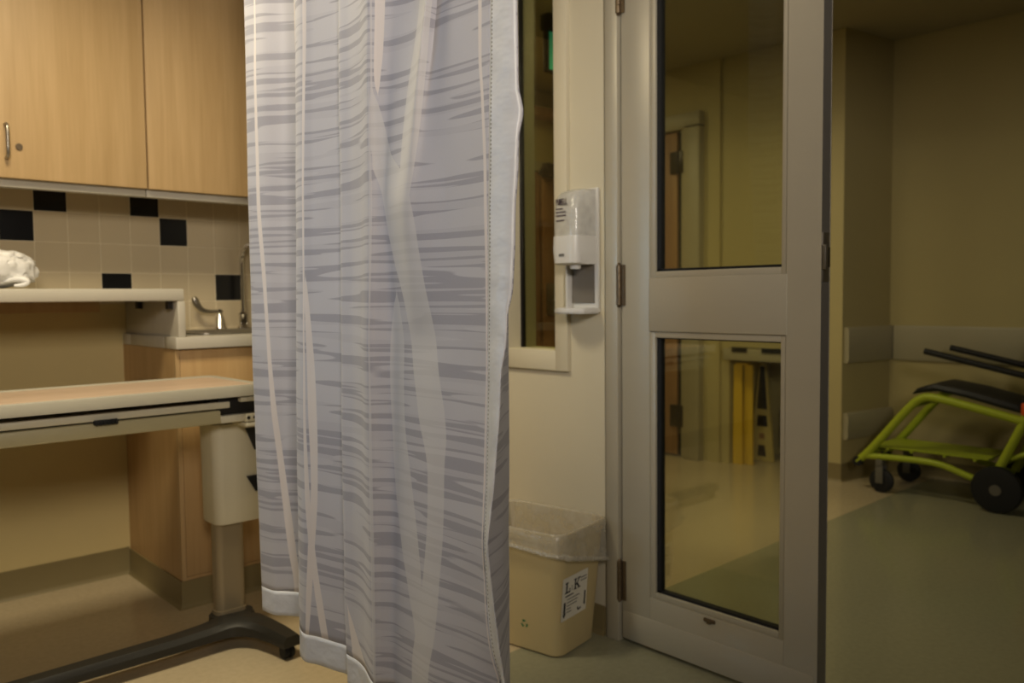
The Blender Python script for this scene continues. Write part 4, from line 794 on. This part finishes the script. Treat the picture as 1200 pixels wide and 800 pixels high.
for q in ([(-.035, .33), (.035, .33), (.016, .60), (-.016, .60)], [(-.04, .22), (.035, .22), (.03, .29), (-.03, .29)], [(-.03, .03), (.03, .03), (.025, .10), (-.02, .10)]):
    bm = new(); cq(q); obj('black_marking', bm, 'ink', cs)
bm = new(); cq([(-.02, .14), (.02, .14), (.018, .175), (-.018, .175)]); obj('red_marking', bm, 'brown_door', cs)

# ------------------------------------------------------------------ exit sign
ex = thing('exit_sign', 'lit green sign hanging in the corridor behind the narrow window', 'sign', (3.18, 3.0, 2.4))
bx('sign_box', 'dark_metal', ex, 3.05, 3.36, 2.985, 3.02, 2.21, 2.42, bev=.004)
bx('lit_face', 'exit_green', ex, 3.06, 3.35, 2.981, 2.985, 2.22, 2.41)
bx('ceiling_mount', 'dark_metal', ex, 3.04, 3.26, 2.97, 3.03, 2.42, 2.50, bev=.004)

# ------------------------------------------------------------------ light
def area(name, loc, size, energy, col, rot=(0, 0, 0), sy=None):
    l = bpy.data.lights.new(name, 'AREA'); l.energy = energy; l.color = col; l.size = size
    if sy: l.shape = 'RECTANGLE'; l.size_y = sy
    o = bpy.data.objects.new(name, l); o.location = loc; o.rotation_euler = rot; C.objects.link(o); return o
WARM = (1., .84, .60)
def aim(o, target):
    o.rotation_euler = (Vector(target)-o.location).to_track_quat('-Z', 'Y').to_euler(); return o
o = area('room_light', (.48, 1.88, 2.47), .42, 25, (1, .88, .65), sy=.42); o.data.spread = math.radians(150)
o = aim(area('key_light', (-.6, -1.38, 2.1), .5, 18.5, (1, .91, .83), sy=.6), (1.4, 1.6, 2.1)); o.data.spread = math.radians(84)
o = area('corridor_light', (3.0, 2.25, 2.47), .5, 10.5, (1, .89, .60), sy=.8); o.data.spread = math.radians(150)
o = area('corridor_fill_far', (3.2, 3.62, 2.47), .5, 9, (1, .87, .58), sy=.3)  # added fill that brightens the end wall behind the narrow window
o = area('corridor_light_near', (3.2, -.6, 2.47), .5, .8, (1, .87, .56), sy=1.0)
o = aim(area('cool_fill', (-1.9, 2.7, 1.5), .5, 1.3, (.42, .68, 1.0), sy=1.2), (.8, 1.35, 1.2)); o.data.spread = math.radians(40)  # added cool fill, narrowly aimed to tint the curtain's left-facing folds
wd = bpy.data.worlds.new('World'); bpy.context.scene.world = wd; wd.use_nodes = True
wd.node_tree.nodes['Background'].inputs[0].default_value = (.9, .85, .7, 1); wd.node_tree.nodes['Background'].inputs[1].default_value = .02

# ------------------------------------------------------------------ camera
yaw, pitch, roll = math.radians(47.05), math.radians(3.096), math.radians(-.569)
f = Vector((math.cos(yaw)*math.cos(pitch), math.sin(yaw)*math.cos(pitch), -math.sin(pitch)))
r = f.cross(Vector((0, 0, 1))).normalized(); up = r.cross(f)
r2 = r*math.cos(roll)+up*math.sin(roll); u2 = up*math.cos(roll)-r*math.sin(roll)
cam = bpy.data.cameras.new('camera'); co = bpy.data.objects.new('camera', cam); C.objects.link(co)
co.matrix_world = Matrix(((r2.x, u2.x, -f.x, 0), (r2.y, u2.y, -f.y, 0), (r2.z, u2.z, -f.z, 1.05), (0, 0, 0, 1)))
cam.sensor_width = 36; cam.sensor_fit = 'HORIZONTAL'; cam.lens = 956.36/1200*36; cam.clip_start = .02
cam.dof.use_dof = True; cam.dof.focus_distance = 1.35; cam.dof.aperture_fstop = 4.5
sc_ = bpy.context.scene; sc_.camera = co
sc_.view_settings.view_transform = 'Standard'; sc_.view_settings.look = 'None'; sc_.view_settings.exposure = 0.; sc_.view_settings.gamma = .87
